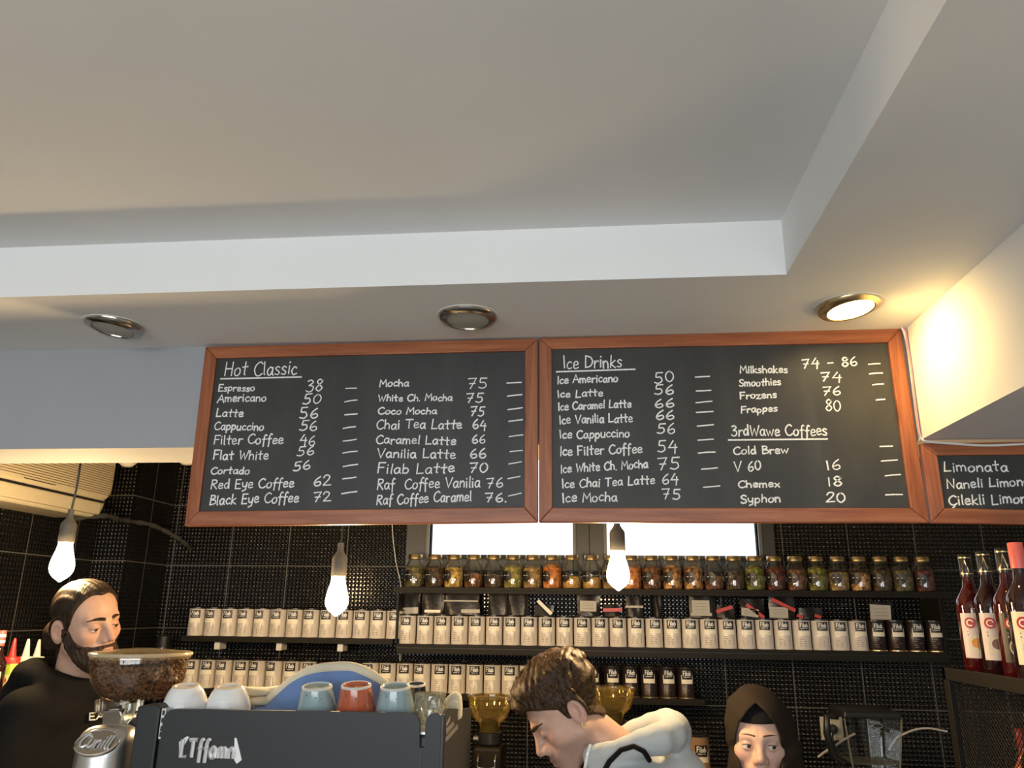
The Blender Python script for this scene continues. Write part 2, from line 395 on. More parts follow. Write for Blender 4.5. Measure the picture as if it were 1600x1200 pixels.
# ------------------------------------------------------------------ solid modelling by distance fields
def surface_net(fn, lo, hi, h):
    lo = np.array(lo, float); hi = np.array(hi, float)
    n = np.ceil((hi - lo) / h).astype(int) + 1
    ax = [lo[i] + h * np.arange(n[i]) for i in range(3)]
    g = np.stack(np.meshgrid(*ax, indexing='ij'), -1).astype(np.float32)
    v = fn(g.reshape(-1, 3)).reshape(n).astype(np.float32)
    ins = v < 0
    cnt = np.zeros(n - 1, np.int32); acc = np.zeros(tuple(n - 1) + (3,), np.float32)
    off = [(0, 0, 0), (1, 0, 0), (0, 1, 0), (1, 1, 0), (0, 0, 1), (1, 0, 1), (0, 1, 1), (1, 1, 1)]
    def sub(a, o): return a[o[0]:n[0] - 1 + o[0], o[1]:n[1] - 1 + o[1], o[2]:n[2] - 1 + o[2]]
    for i in range(8):
        for j in range(i + 1, 8):
            d = [off[j][k] - off[i][k] for k in range(3)]
            if sum(abs(x) for x in d) != 1: continue
            a, b = sub(v, off[i]), sub(v, off[j]); cr = (a < 0) != (b < 0)
            t = np.where(cr, a / np.where(cr, a - b, 1), 0)
            for k in range(3): acc[..., k] += np.where(cr, off[i][k] + t * d[k], 0)
            cnt += cr
    act = cnt > 0; idx = -np.ones(n - 1, np.int64); idx[act] = np.arange(act.sum())
    ii = np.argwhere(act); verts = lo + h * (ii + acc[act] / cnt[act][:, None])
    faces = []
    for k in range(3):
        d = [0, 0, 0]; d[k] = 1
        sl0 = tuple(slice(0, n[i] - 1 if i == k else n[i]) for i in range(3)); sl1 = tuple(slice(1, n[i]) if i == k else slice(0, n[i]) for i in range(3))
        cr = ins[sl0] != ins[sl1]; e = np.argwhere(cr)
        u, w = (k + 1) % 3, (k + 2) % 3
        ok = (e[:, u] > 0) & (e[:, w] > 0) & (e[:, u] < n[u] - 1) & (e[:, w] < n[w] - 1); e = e[ok]
        def at(du, dw):
            q = e.copy(); q[:, u] += du; q[:, w] += dw; return idx[q[:, 0], q[:, 1], q[:, 2]]
        quad = np.stack([at(-1, -1), at(0, -1), at(0, 0), at(-1, 0)], 1)
        fl = ins[e[:, 0], e[:, 1], e[:, 2]]
        quad[~fl] = quad[~fl][:, ::-1]; faces.append(quad)
    return verts, np.concatenate(faces)
def sd_ell(p, c, r):
    q = (p - np.array(c, np.float32)) / np.array(r, np.float32); k = np.sqrt((q * q).sum(1)) + 1e-9
    k2 = np.sqrt(((q / np.array(r, np.float32)) ** 2).sum(1)) + 1e-9
    return k * (k - 1) / k2
def sd_cap(p, a, b, ra, rb=None):
    rb = ra if rb is None else rb
    a = np.array(a, np.float32); b = np.array(b, np.float32); ba = b - a
    t = np.clip(((p - a) @ ba) / (ba @ ba + 1e-12), 0, 1)
    d = p - a - t[:, None] * ba
    return np.sqrt((d * d).sum(1)) - (ra + (rb - ra) * t)
def smin(a, b, k):
    h = np.clip(0.5 + 0.5 * (b - a) / k, 0, 1); return b * (1 - h) + a * h - k * h * (1 - h)
def smax(a, b, k): return -smin(-a, -b, k)
def chain(p, pts, rs, k=0.03):
    d = None
    for i in range(len(pts) - 1):
        e = sd_cap(p, pts[i], pts[i + 1], rs[i], rs[i + 1]); d = e if d is None else smin(d, e, k)
    return d
def net_mesh(name, parts):
    """parts: list of (verts, faces) joined into one mesh"""
    vs, fs, o = [], [], 0
    for v, f in parts: vs.append(v); fs.append(f + o); o += len(v)
    me = bpy.data.meshes.new(name); v = np.concatenate(vs); f = np.concatenate(fs)
    me.from_pydata(v.tolist(), [], f.tolist()); me.update(); return me, v
# ------------------------------------------------------------------ the setting
D, ZS, ZU, YS, XC, ZB, XBOX = 1.85, 2.2912, 2.4158, 1.5096, 0.4152, 2.0155, 0.7794
YB, DF = 2.075, 1.872           # beam back and beam face
BACK, XL, XP, YP, XR, YF, ZT = 3.70, -2.217, -2.06, 3.35, 2.7, -2.7, 2.62
def solid(name, a, b, mat, **k): return struct(MB().box(a, b).build(name, mat, None, smooth=0, **k))
solid('floor', (-4, YF - 0.1, -0.1), (XR + .1, BACK + .1, 0), M['floor'])
solid('ceiling', (-4, YF - 0.1, ZU), (XC, YS, ZU + .25), M['ceil'])
mb = MB().prism([(-4, YS, ZS), (XC, YS, ZS), (XC, YF, ZS), (XR + .1, YF, ZS), (XR + .1, YB, ZS), (-4, YB, ZS)], (0, 0, ZU + .25 - ZS))
struct(mb.build('ceiling_soffit', M['ceil'], None, smooth=0))
solid('beam_over_counter', (-4, DF, ZB), (XBOX, YB, ZS), M['grey'])
solid('ceiling_right_box', (XBOX, YF, ZB), (XR + .1, YB, ZS), M['ceil'])
solid('ceiling_back', (XL - .15, YB, ZT), (XR + .1, BACK + .1, ZT + .1), M['plaster'])
solid('wall_beam_upper', (-4, YB - .02, ZS), (XR + .1, YB, ZT + .1), M['plaster'])
# black tiled walls behind the counter
WX0, WX1, WZ0, WZ1 = -0.868, 0.849, 1.80, 2.42
mb = MB()
for a, b in (((XP - .3, BACK, 0), (WX0, BACK + .1, ZT)), ((WX1, BACK, 0), (XR + .1, BACK + .1, ZT)), ((WX0, BACK, 0), (WX1, BACK + .1, WZ0)), ((WX0, BACK, WZ1), (WX1, BACK + .1, ZT))): mb.box(a, b)
struct(mb.build('wall_back', M['tile_x'], None, smooth=0))
solid('wall_left', (XL - .1, 1.6, 0), (XL, YP + .02, ZT), M['tile_y'])
pf = MB().box((XL - .1, YP, 0), (XP, YP + .012, ZT)).build('wall_pillar_front', M['tile_x'], None, smooth=0); struct(pf)
solid('wall_pillar_side', (XP - .012, YP + .012, 0), (XP, BACK, ZT), M['tile_y'])
solid('wall_left_shop', (-4.1, YF, 0), (-4.0, 1.6, ZT), M['plaster'])
solid('wall_left_return', (-4.0, 1.6, 0), (XL - .1, 1.7, ZT), M['plaster'])
solid('wall_right', (XR, YF, 0), (XR + .1, BACK, ZT), M['plaster'])
mb = MB()
for a, b in (((-4, YF - .1, 0), (-2.6, YF, ZU + .1)), ((2.0, YF - .1, 0), (XR, YF, ZU + .1)), ((-2.6, YF - .1, 0), (2.0, YF, 1.05)), ((-2.6, YF - .1, 2.3), (2.0, YF, ZU + .1))): mb.box(a, b)
struct(mb.build('wall_front', M['plaster'], None, smooth=0))
w = MB()
for x in (-2.6, -1.08, 0.44, 1.95): w.box((x, YF - .08, 1.05), (x + .05, YF - .02, 2.3))
w.box((-2.6, YF - .08, 1.05), (2.0, YF - .02, 1.10)).box((-2.6, YF - .08, 2.25), (2.0, YF - .02, 2.3))
w3 = struct(w.build('window_3', M['winframe'], None, smooth=0))
MB().box((-2.58, YF - .053, 1.08), (1.98, YF - .047, 2.27)).build('glass_pane', M['pane'], w3, smooth=0)
# windows high in the back wall: two lights in dark grey aluminium
def window(name, x0, x1, g0, g1, zb):
    f = MB(); y0, y1 = BACK - .012, BACK + .06
    f.box((x0, y0, WZ0), (g0, y1, WZ1)); f.box((g1, y0, WZ0), (x1, y1, WZ1)); f.box((g0, y0, WZ0), (g1, y1, zb)); f.box((g0, y0, WZ1 - .06), (g1, y1, WZ1))
    o = struct(f.build(name, M['winframe'], None, smooth=0, bevel=.003))
    b = MB(); t = .014; y2 = BACK - .02
    b.box((g0 - t, y2, zb - t), (g0, y1, WZ1 - .06)); b.box((g1, y2, zb - t), (g1 + t, y1, WZ1 - .06)); b.box((g0, y2, zb - t), (g1, y1, zb))
    b.build('glazing_bead', plain(name + '_bead', (0.16, 0.155, 0.15), .35), o, smooth=0)
    MB().box((g0, BACK + .03, zb), (g1, BACK + .036, WZ1 - .06)).build('glass_pane', M['pane'], o, smooth=0)
zpane = 0.5 * (P(672, 865, BACK)[2] + P(1185, 871, BACK)[2])
xm = P(921, 840, BACK)[0]
window('window_1', WX0, xm, P(672, 840, BACK)[0], P(895, 840, BACK)[0], zpane)
window('window_2', xm, WX1, P(948, 840, BACK)[0], P(1184, 840, BACK)[0], zpane)

# ------------------------------------------------------------------ recessed downlights
def downlight(px, py, label, lit, tilt):
    c = PZ(px, py, ZS); t = thing('downlight', label, 'ceiling light', (c[0], c[1], ZS), 'recessed downlights in the soffit')
    ax = Vector(tilt).normalized()
    ring = MB().lathe([(.049, -.009), (.050, -.013), (.053, -.0145), (.065, -.010), (.069, -.004), (.069, .002), (.060, .006)], seg=48, axis=ax, caps=False)
    ring.build('bezel', M['nickel'] if not lit else M['gold'], t)
    MB().lathe([(.051, -.0095), (.046, -.0110), (.0, -.0125)], seg=40, axis=ax).build('lens', emitter('lit_downlight_lens', (1, .72, .34), 45) if lit else plain('frosted_lens', (.40, .38, .32), .5), t)
    MB().lathe([(.0, .006), (.074, .006), (.074, -.0015), (.0, -.0015)], seg=40).build('ceiling_collar', M['whitepl'], t)
    return c
downlight(178, 508, 'unlit tilted round downlight at the left end of the soffit', False, (.11, .05, 1))
downlight(731, 494, 'unlit round downlight in a dark ring above the left chalkboard', False, (0, .05, 1))
c = downlight(1327, 477, 'lit warm round downlight above the right chalkboard', True, (-.11, .07, 1))
ld = bpy.data.lights.new('downlight_beam', 'SPOT'); ld.energy = 6.5; ld.color = (1, .64, .20); ld.spot_size = math.radians(150); ld.spot_blend = 1.0; ld.shadow_soft_size = .03
lo = bpy.data.objects.new('downlight_beam', ld); COL.objects.link(lo); lo.location = (c[0] + .004, c[1], ZS - .035)
lo.rotation_euler = Vector((.62, -.03, -.52)).to_track_quat('-Z', 'Y').to_euler()

# ------------------------------------------------------------------ chalkboards
def onboard(px, py, y=None): return P(px, py, D if y is None else y)
def chalkboard(label, TL, TR, BR, BL, iTL, iTR, iBR, iBL, lines, dashes, rules):
    c = [onboard(*q) for q in (TL, TR, BR, BL)]; i = [onboard(*q) for q in (iTL, iTR, iBR, iBL)]
    ctr = 0.5 * (c[3] + c[2]); root = thing('chalkboard', label, 'menu board', (ctr[0], D + .02, ctr[2]), 'framed chalk menu boards')
    dy = np.array([0, .02, 0])
    for k, mat in ((0, 'wood_x'), (1, 'wood_z'), (2, 'wood_x'), (3, 'wood_z')):
        a, b, e, f = c[k], c[(k + 1) % 4], i[(k + 1) % 4], i[k]
        nrm = np.array([0, .006, 0])
        MB().hexa([a + dy, b + dy, e + dy, f + dy, a + nrm * .4, b + nrm * .4, e, f]).build('frame_rail', M[mat], root, smooth=0, bevel=.0025, world=True)
    s0 = [q + np.array([0, .008, 0]) for q in i]
    g = [s0[0] + [-.004, 0, .004], s0[1] + [.004, 0, .004], s0[2] + [.004, 0, -.004], s0[3] + [-.004, 0, -.004]]
    MB().prism(g, (0, .009, 0)).build('slate_panel', M['slate'], root, smooth=0, world=True)
    yc = D + .0072
    def txt(name, rows):
        mb = MB()
        for text, x0, y0, x1, y1, h in rows:
            A, B = P(x0, y0, yc), P(x1, y1, yc)
            Hh = P(x0, y0 - h, yc)[2] - A[2]
            st, wd = strokes(text, .035)
            ux = B - A; L = np.linalg.norm(ux); ux /= L
            sx = L / wd
            ps = [[(p[0] * sx, p[1] * Hh) for p in q] for q in st]
            ribbons(mb, ps, .0033, lambda u, v, w=0, A=A, ux=ux: (A[0] + ux[0] * u, yc - w, A[2] + ux[2] * u + v))
        return mb.build(name, M['chalk'], root, smooth=0, world=True)
    head = [r for r in lines if r[5] < 0]; items = [r for r in lines if r[5] > 0 and not r[0][0].isdigit()]; pr = [r for r in lines if r[5] > 0 and r[0][0].isdigit()]
    for r in head: txt('chalk_heading', [r[:5] + (-r[5],)])
    if head:
        for x0, y0, x1, y1 in rules:
            mb = MB(); A, B = P(x0, y0, yc), P(x1, y1, yc); ribbons(mb, [[(0, 0), (.5, .0), (1, 0)]], .012, lambda u, v, w=0, A=A, B=B: tuple(A + (B - A) * u + np.array([0, -w, v * .35])))
            mb.build('chalk_underline', M['chalk'], root, smooth=0, world=True)
    for r in items: txt('chalk_drink_name', [r])
    for r in pr: txt('chalk_price', [r])
    if dashes:
        for x0, y0, x1, y1 in dashes:
            mb = MB(); A, B = P(x0, y0, yc), P(x1, y1, yc); L = np.linalg.norm(B - A)
            ribbons(mb, [[(0, 0), (L * .5, random.gauss(0, .0005)), (L, 0)]], .0032, lambda u, v, w=0, A=A, d=(B - A) / L: (A[0] + d[0] * u, yc - w, A[2] + d[2] * u + v))
            mb.build('chalk_dash', M['chalk'], root, smooth=0, world=True)
    return root
def c4(x, y, ox, oy, s): return (ox + x / s, oy + y / s)
T1 = [('Hot Classic', 350, 587, 464, 585, -21), ('Espresso', 341, 611, 398, 611, 10), ('Americano', 339.5, 628, 416, 627, 12), ('Latte', 337.5, 651, 380, 651, 12),
      ('Cappuccino', 334.5, 672, 412, 672, 12), ('Filter Coffee', 334, 694, 443, 693, 14), ('Flat White', 333, 718, 419.5, 717, 14), ('Cortado', 329, 741, 390, 741, 11),
      ('Red Eye Coffee', 329, 764, 459.5, 761, 14), ('Black Eye Coffee', 327, 789.5, 467, 784, 15),
      ('38', 477.5, 612.5, 504.5, 611, 18), ('50', 472, 632, 502.5, 630, 15), ('56', 467.5, 654, 497.5, 653, 16), ('56', 467, 674, 496.5, 673, 15), ('46', 467.5, 695, 493, 695, 15),
      ('56', 463, 713, 491.5, 711, 14), ('56', 457.5, 736, 486, 733, 14), ('62', 489, 759, 518, 758, 15), ('72', 489, 784, 518, 783, 15),
      ('Mocha', 593, 604, 639, 603, 11), ('White Ch. Mocha', 591, 627, 707, 626, 10), ('Coco Mocha', 590.5, 647, 683, 647, 10), ('Chai Tea Latte', 588, 669.5, 722, 670, 14),
      ('Caramel Latte', 587.5, 692.5, 712.5, 695, 13), ('Vanilia Latte', 589, 715, 712.5, 717, 14), ('Filab Latte', 589.5, 740, 711, 738, 15), ('Raf  Coffee Vanilia', 589, 765, 750.5, 761, 16),
      ('Raf Coffee Caramel', 588, 789, 737, 782, 15),
      ('75', 730, 606, 763, 606, 16), ('75', 728, 629, 756, 629, 14), ('75', 734, 650.5, 757.5, 650, 14), ('64', 738, 670, 760.5, 671, 14), ('66', 737, 692.5, 759, 692, 13),
      ('66', 734, 716, 760.5, 716, 15), ('70', 732.5, 738, 763, 738, 15), ('76', 760, 762, 787, 761, 15), ('76.', 758, 784.5, 793, 785, 14)]
d1 = [(1000, 348, 1070, 346), (995, 432, 1072, 420), (995, 513, 1072, 507), (985, 598, 1062, 587), (985, 677, 1067, 666), (983, 752, 1073, 740), (985, 836, 1075, 822), (982, 913, 1065, 902), (976, 1006, 1070, 992)]
d2 = [(888, 314, 977, 310), (893, 396, 982, 386), (895, 480, 985, 468), (900, 553, 985, 543), (902, 649, 988, 638), (908, 743, 985, 735), (900, 820, 978, 806), (895, 912, 970, 898), (898, 1020, 977, 1002)]
DA1 = [c4(a, b, 290, 520, 4) + c4(e, f, 290, 520, 4) for a, b, e, f in d1] + [c4(a, b, 570, 520, 4) + c4(e, f, 570, 520, 4) for a, b, e, f in d2]
chalkboard('large wood-framed chalkboard listing Hot Classic drinks, left of the two', (320, 541), (840.5, 528), (840.5, 816), (287, 822), (337.5, 559.5), (820, 548), (819, 792), (310, 799), T1, DA1, [(344.5, 592, 471, 589)])
T2 = [('Ice Drinks', 880, 576, 972, 574, -19), ('Ice Americano', 870.5, 600, 966, 596, 12), ('Ice Latte', 871, 621, 942.5, 618.5, 11), ('Ice Caramel Latte', 872, 641, 986.5, 636, 12),
      ('Ice Vanilia Latte', 874, 662, 989, 659, 13), ('Ice Cappuccino', 874.5, 685, 984, 683, 13), ('Ice Filter Coffee', 874.5, 712.5, 1004, 707, 14), ('Ice White Ch. Mocha', 876, 739, 1013, 731, 13),
      ('Ice Chai Tea Latte', 878, 763, 1023.5, 756, 13), ('Ice Mocha', 878.5, 785, 965, 783, 14),
      ('50', 1022, 597, 1055, 596, 17), ('56', 1022, 617, 1054, 616, 15), ('66', 1023, 638, 1055, 636, 13), ('66', 1024, 656, 1055, 655, 14), ('56', 1026, 678, 1056, 677, 16), ('54', 1027, 706.5, 1059.5, 706, 17),
      ('75', 1027.5, 734.5, 1064, 734, 19), ('64', 1034, 756, 1061, 756, 16), ('75', 1035, 780, 1065, 780, 16),
      ('Milkshakes', 1156.5, 583, 1231, 582, 11), ('Smoothies', 1155, 603.5, 1220.5, 601.5, 11), ('Frozens', 1156.5, 623, 1214, 621.5, 10), ('Frappes', 1158, 645.5, 1215, 642.5, 10),
      ('74 - 86', 1253, 575.5, 1341, 572, 14), ('74', 1282, 596.5, 1316.5, 596, 14), ('76', 1284, 617.5, 1315, 617, 13), ('80', 1289.5, 642.5, 1315.5, 642, 17),
      ('3rdWawe Coffees', 1143, 681, 1293, 680, -16), ('Cold Brew', 1146, 710, 1232.5, 708, 12), ('V 60', 1147.5, 738, 1190.5, 735, 15), ('Chemex', 1153.5, 761.5, 1219, 760.5, 11), ('Syphon', 1157.5, 786, 1220.5, 784, 12),
      ('16', 1291, 734.5, 1315, 734, 15), ('18', 1292.5, 760, 1318, 759, 15), ('20', 1290, 785.5, 1323, 784, 15)]
d1 = [(925, 335, 1007, 330), (930, 416, 1015, 412), (928, 485, 1022, 476), (930, 542, 1028, 536), (936, 622, 1030, 613), (940, 704, 1030, 698), (942, 780, 1040, 774), (960, 874, 1053, 866), (972, 980, 1068, 972)]
d2 = [(790, 231, 850, 227), (795, 281, 862, 276), (812, 338, 868, 333), (830, 417, 875, 413), (850, 659, 915, 657), (857, 735, 940, 729), (877, 812, 957, 805), (880, 911, 967, 909)]
DA2 = [c4(a, b, 840, 500, 3.75) + c4(e, f, 840, 500, 3.75) for a, b, e, f in d1] + [c4(a, b, 1120, 500, 10 / 3) + c4(e, f, 1120, 500, 10 / 3) for a, b, e, f in d2]
chalkboard('large wood-framed chalkboard listing Ice Drinks and 3rdWawe Coffees, under the lit downlight', (842, 527.5), (1408, 512), (1453, 817), (842, 816), (862, 545), (1388, 534.5), (1423, 794), (863, 793), T2, DA2, [(869, 581, 992.5, 577), (1138, 687.5, 1293, 686)])
T3 = [('Limonata', 1475, 737, 1576, 736, 15), ('Naneli Limonata', 1480, 764, 1632, 757, 14), ('\u00c7ilekli Limonata', 1483, 789.5, 1640, 784, 15)]
chalkboard('short wood-framed chalkboard listing Limonata drinks at the right edge', (1439.5, 692), (1760, 688), (1785, 822), (1456, 817), (1465, 711.5), (1738, 709), (1755, 799), (1477, 794), T3, [], [])

# wires clipped beside and above the boards
def wire(name, label, pts, r, mat, y0=None):
    w = cat_rom(pts, 6); t = MB().tube(w, r, 8).build(name, mat, None); return tag(t, label, 'cable')
M['pinkwire'] = plain('pink_wire', (.55, .25, .28), .45)
yw = D - .004
wire('cable', 'white cable running down the right edge of the Ice Drinks board', [P(1372, 511, DF - .006), P(1395, 509, DF - .008), P(1409, 512, yw), P(1419, 545, yw), P(1426, 600, yw), P(1433, 655, yw), P(1439, 684, yw), P(1452, 690, yw), P(1480, 692.5, yw), P(1540, 696, yw), P(1620, 693, yw), P(1720, 690, yw)], .0028, M['whitepl'])
wire('cable', 'pink cable twisted beside the white one at the board corner', [P(1385, 510, DF - .012), P(1400, 508.5, DF - .012), P(1414, 514, yw), P(1417, 532, yw - .004), P(1424, 575, yw - .003), P(1430, 632, yw - .004), P(1437, 680, yw - .004)], .0022, M['pinkwire'])

# ------------------------------------------------------------------ air conditioner on the left wall
AX = -2.0072
zsl = PX(80, 765.5, AX)[2]; zb = 0.5 * (PX(0, 782, AX)[2] + PX(140, 803, AX)[2]); yend = PX(181, 745, AX)[1]
ac = thing('air_conditioner', 'cream split air conditioner on the black tiled left wall', 'air conditioner', (XL, 2.6, zb))
def rrect(y0, y1, z0, z1, r, n=6):
    out = []
    for cy, cz, a0 in ((y1 - r, z0 + r, -pi / 2), (y1 - r, z1 - r, 0), (y0 + r, z1 - r, pi / 2), (y0 + r, z0 + r, pi)):
        for k in range(n + 1): a = a0 + k / n * pi / 2; out.append((cy + r * math.cos(a), cz + r * math.sin(a)))
    return out
Y0, Y1, Z0, Z1 = 2.22, yend, zb, zb + .29
MB().prism([(XL + .002, y, z) for y, z in rrect(Y0, Y1, Z0, Z1, .07)], (AX - XL - .03, 0, 0)).build('case', M['acwhite'], ac, bevel=.012, world=True)
MB().prism([(AX - .03, y, z) for y, z in rrect(Y0 + .004, Y1 - .004, zsl + .003, Z1 - .004, .062)], (.03, 0, 0)).build('front_panel', M['acwhite'], ac, bevel=.012, world=True)
fl = MB()
MB().prism([(AX - .03, y, z) for y, z in rrect(Y0 + .01, Y1 - .055, Z0 + .012, zsl - .004, .012)], (.022, 0, 0)).build('louvre_flap', M['acwhite'], ac, bevel=.004, world=True)
MB().box((AX - .030, Y0 + .01, zsl - .004), (AX - .006, Y1 - .035, zsl + .003)).build('outlet_slot', M['blk'], ac, smooth=0, world=True)
gr = MB()
zl0 = PX(178, 775, AX)[2] - .004
for k in range(14):
    z = zl0 + k * .0092; rr = max(0, (z - (Z1 - .062)) / .062)
    gr.box((AX - .001, Y0 + .03, z), (AX + .0012, Y1 - .012 - .04 * rr * rr, z + .0028))
gr.build('grille_grooves', plain('grille_groove_brown', (.16, .12, .07), .6), ac, smooth=0, world=True)
b0, b1 = PX(37, 747, AX), PX(87, 757, AX)
MB().box((AX - .002, b0[1], b1[2] - .004), (AX + .003, b1[1], b0[2] + .003)).build('display_window', M['blk'], ac, smooth=0, bevel=.001, world=True)
pp = cat_rom([(AX - .06, 2.96, zb - .012), P(163, 806, 3.1), P(185, 811, 3.22), P(207, 815, 3.34), P(232, 819, 3.42), P(255, 828, 3.50), P(275, 839, 3.56), P(290, 850, 3.62), P(298, 858, 3.69)], 6)
pr_ = [.011 + .004 * math.sin(k * 1.9) * math.sin(k * .7) for k in range(len(pp))]
tag(MB().tube(pp, pr_, 10).build('wrapped_pipe', plain('foil_wrapped_pipe', (.05, .05, .045), .22, bump=.6, nscale=60), None), 'black foil-wrapped pipe leading from the air conditioner to the back wall', 'pipe')
for (px, py), lab in (((199, 722), 'white round ceiling spot close to the air conditioner'), ((292, 719), 'white round ceiling spot hidden behind the chalkboard edge')):
    q = P(px, py, 2.95); t = thing('ceiling_spot', lab, 'ceiling light', (q[0], q[1], ZT), 'white spots on the back ceiling')
    MB().lathe([(.0, 0), (.012, 0), (.012, -.0), (.012, q[2] - ZT + .05), (.0, q[2] - ZT + .05)], seg=12).build('stem', M['whitepl'], t)
    MB().lathe([(.0, -.02), (.018, -.018), (.034, -.004), (.038, .02), (.032, .045), (.012, .055), (.0, .055)], (0, 0, q[2] - ZT), 24).build('lamp_head', M['whitepl'], t)

# ------------------------------------------------------------------ pendant bulbs
M['bulb'] = emitter('glowing_bulb_glass', (1.0, .68, .33), 380)
M['bulbtip'] = thin_glass('clear_bulb_glass', (1, .93, .75, 1), .8)
M['socket'] = plain('grey_silicone_socket', (.10, .092, .08), .6)
def pendant(px_top, py_top, px_b, py_b, px_tip, py_tip, Y, label, root=None):
    a = P(px_b, py_b, Y); b = P(px_tip, py_tip, Y); L = a[2] - b[2]; t = P(px_top, py_top, Y)
    o = thing('pendant_bulb', label, 'pendant lamp', (a[0], Y, a[2]), 'bare filament bulbs hanging over the counter')
    s = L / .112; r = .0335 * s
    MB().lathe([(float(max(0, q[0])), float(q[1])) for q in cat_rom([(.0, -.112 * s), (.0035 * s, -.1112 * s), (.009 * s, -.1065 * s), (.020 * s, -.098 * s), (.029 * s, -.086 * s), (.0325 * s, -.072 * s), (.031 * s, -.055 * s), (.026 * s, -.035 * s), (.021 * s, -.018 * s), (.019 * s, 0)], 4)], seg=32).build('glass_bulb', M['bulb'], o)
    MB().lathe([(.0, .0), (.021 * s, .0), (.0225 * s, .004 * s), (.0225 * s, .052 * s), (.020 * s, .058 * s), (.010 * s, .072 * s), (.0085 * s, .078 * s), (.0085 * s, .098 * s), (.0, .098 * s)], seg=24).build('socket', M['socket'], o)
    top = np.array([t[0] - a[0], 0, ZT - a[2]])
    n = 10; pts = [(top[0] * (k / n) + .004 * math.sin(k * 1.3) * (1 - k / n), 0, .095 * s + (ZT - a[2] - .095 * s) * k / n) for k in range(n + 1)]
    MB().tube(cat_rom(pts, 4), .0032, 8).build('cord', M['blackpl'], o)
    MB().lathe([(.0, 0), (.045, 0), (.045, -.02), (.03, -.028), (.0, -.028)], (top[0], 0, ZT - a[2]), 24).build('ceiling_rose', M['blackpl'], o)
    return a
pendant(128, 722, 103, 848, 93, 909, 2.2, 'glowing filament bulb hanging in front of the air conditioner')
pendant(536, 800, 529, 901, 526, 963, 2.2, 'glowing filament bulb hanging under the Hot Classic board')
pendant(968, 800, 965, 861, 965, 923, 2.2, 'glowing filament bulb hanging in front of the right back window')
# ------------------------------------------------------------------ shelves on the back wall
SF = 3.50
ZJ, ZC, ZL, ZW = 1.7165, 1.4765, 1.4955, 1.2760
def shelf(name, label, x0, x1, z, th, yf=SF, lip=0.0):
    t = thing(name, label, 'shelf', ((x0 + x1) / 2, BACK, z))
    MB().box((x0, yf, z - .012), (x1, BACK, z)).build('board', M['brownmetal'], t, smooth=0, world=True)
    MB().box((x0, yf, z - th), (x1, yf + .012, z - .0118)).build('front_edge', M['brownmetal'], t, smooth=0, bevel=.0015, world=True)
    return t
shelf('wall_shelf', 'long dark metal shelf holding the spice jars', -.868, 1.507, ZJ, .026)
sc = shelf('wall_shelf', 'long dark metal shelf below the jars, full of coffee tins', -.845, 1.462, ZC, .041)
MB().box((1.45, SF + .005, ZC), (1.458, BACK, ZJ - .028)).build('end_panel', M['brownmetal'], sc, smooth=0, world=True)
MB().box((-.853, SF + .005, ZC), (-.845, BACK, ZJ - .028)).build('end_panel', M['brownmetal'], sc, smooth=0, world=True)
MB().box((-.845, SF - .004, ZC - .018), (1.462, SF, ZC - .015)).build('edge_bead', M['blackmetal'], sc, smooth=0, world=True)
sl = shelf('wall_shelf', 'short dark metal shelf of white tins left of the jars', -1.835, -.862, ZL, .024)
for px in (344, 440, 535):
    q = P(px, 1003, 3.56)
    MB().box((q[0] - .013, 3.53, ZL - .058), (q[0] + .013, 3.60, ZL - .0125)).build('white_clip', M['whitepl'], sl, smooth=0, bevel=.003, world=True)
shelf('wall_shelf', 'lowest dark metal shelf of tins behind the espresso machine', -2.02, .470, ZW, .026)
wire('cable', 'thin white wire hanging down the studded tiles to the jar shelf', [P(612, 800, 3.68), P(614, 840, 3.68), P(619, 880, 3.68), P(626, 915, 3.68), P(624, 960, 3.688), P(625, 1022, 3.688), P(624.5, 1045, 3.688), P(626, 1090, 3.688)], .0022, M['whitepl'])

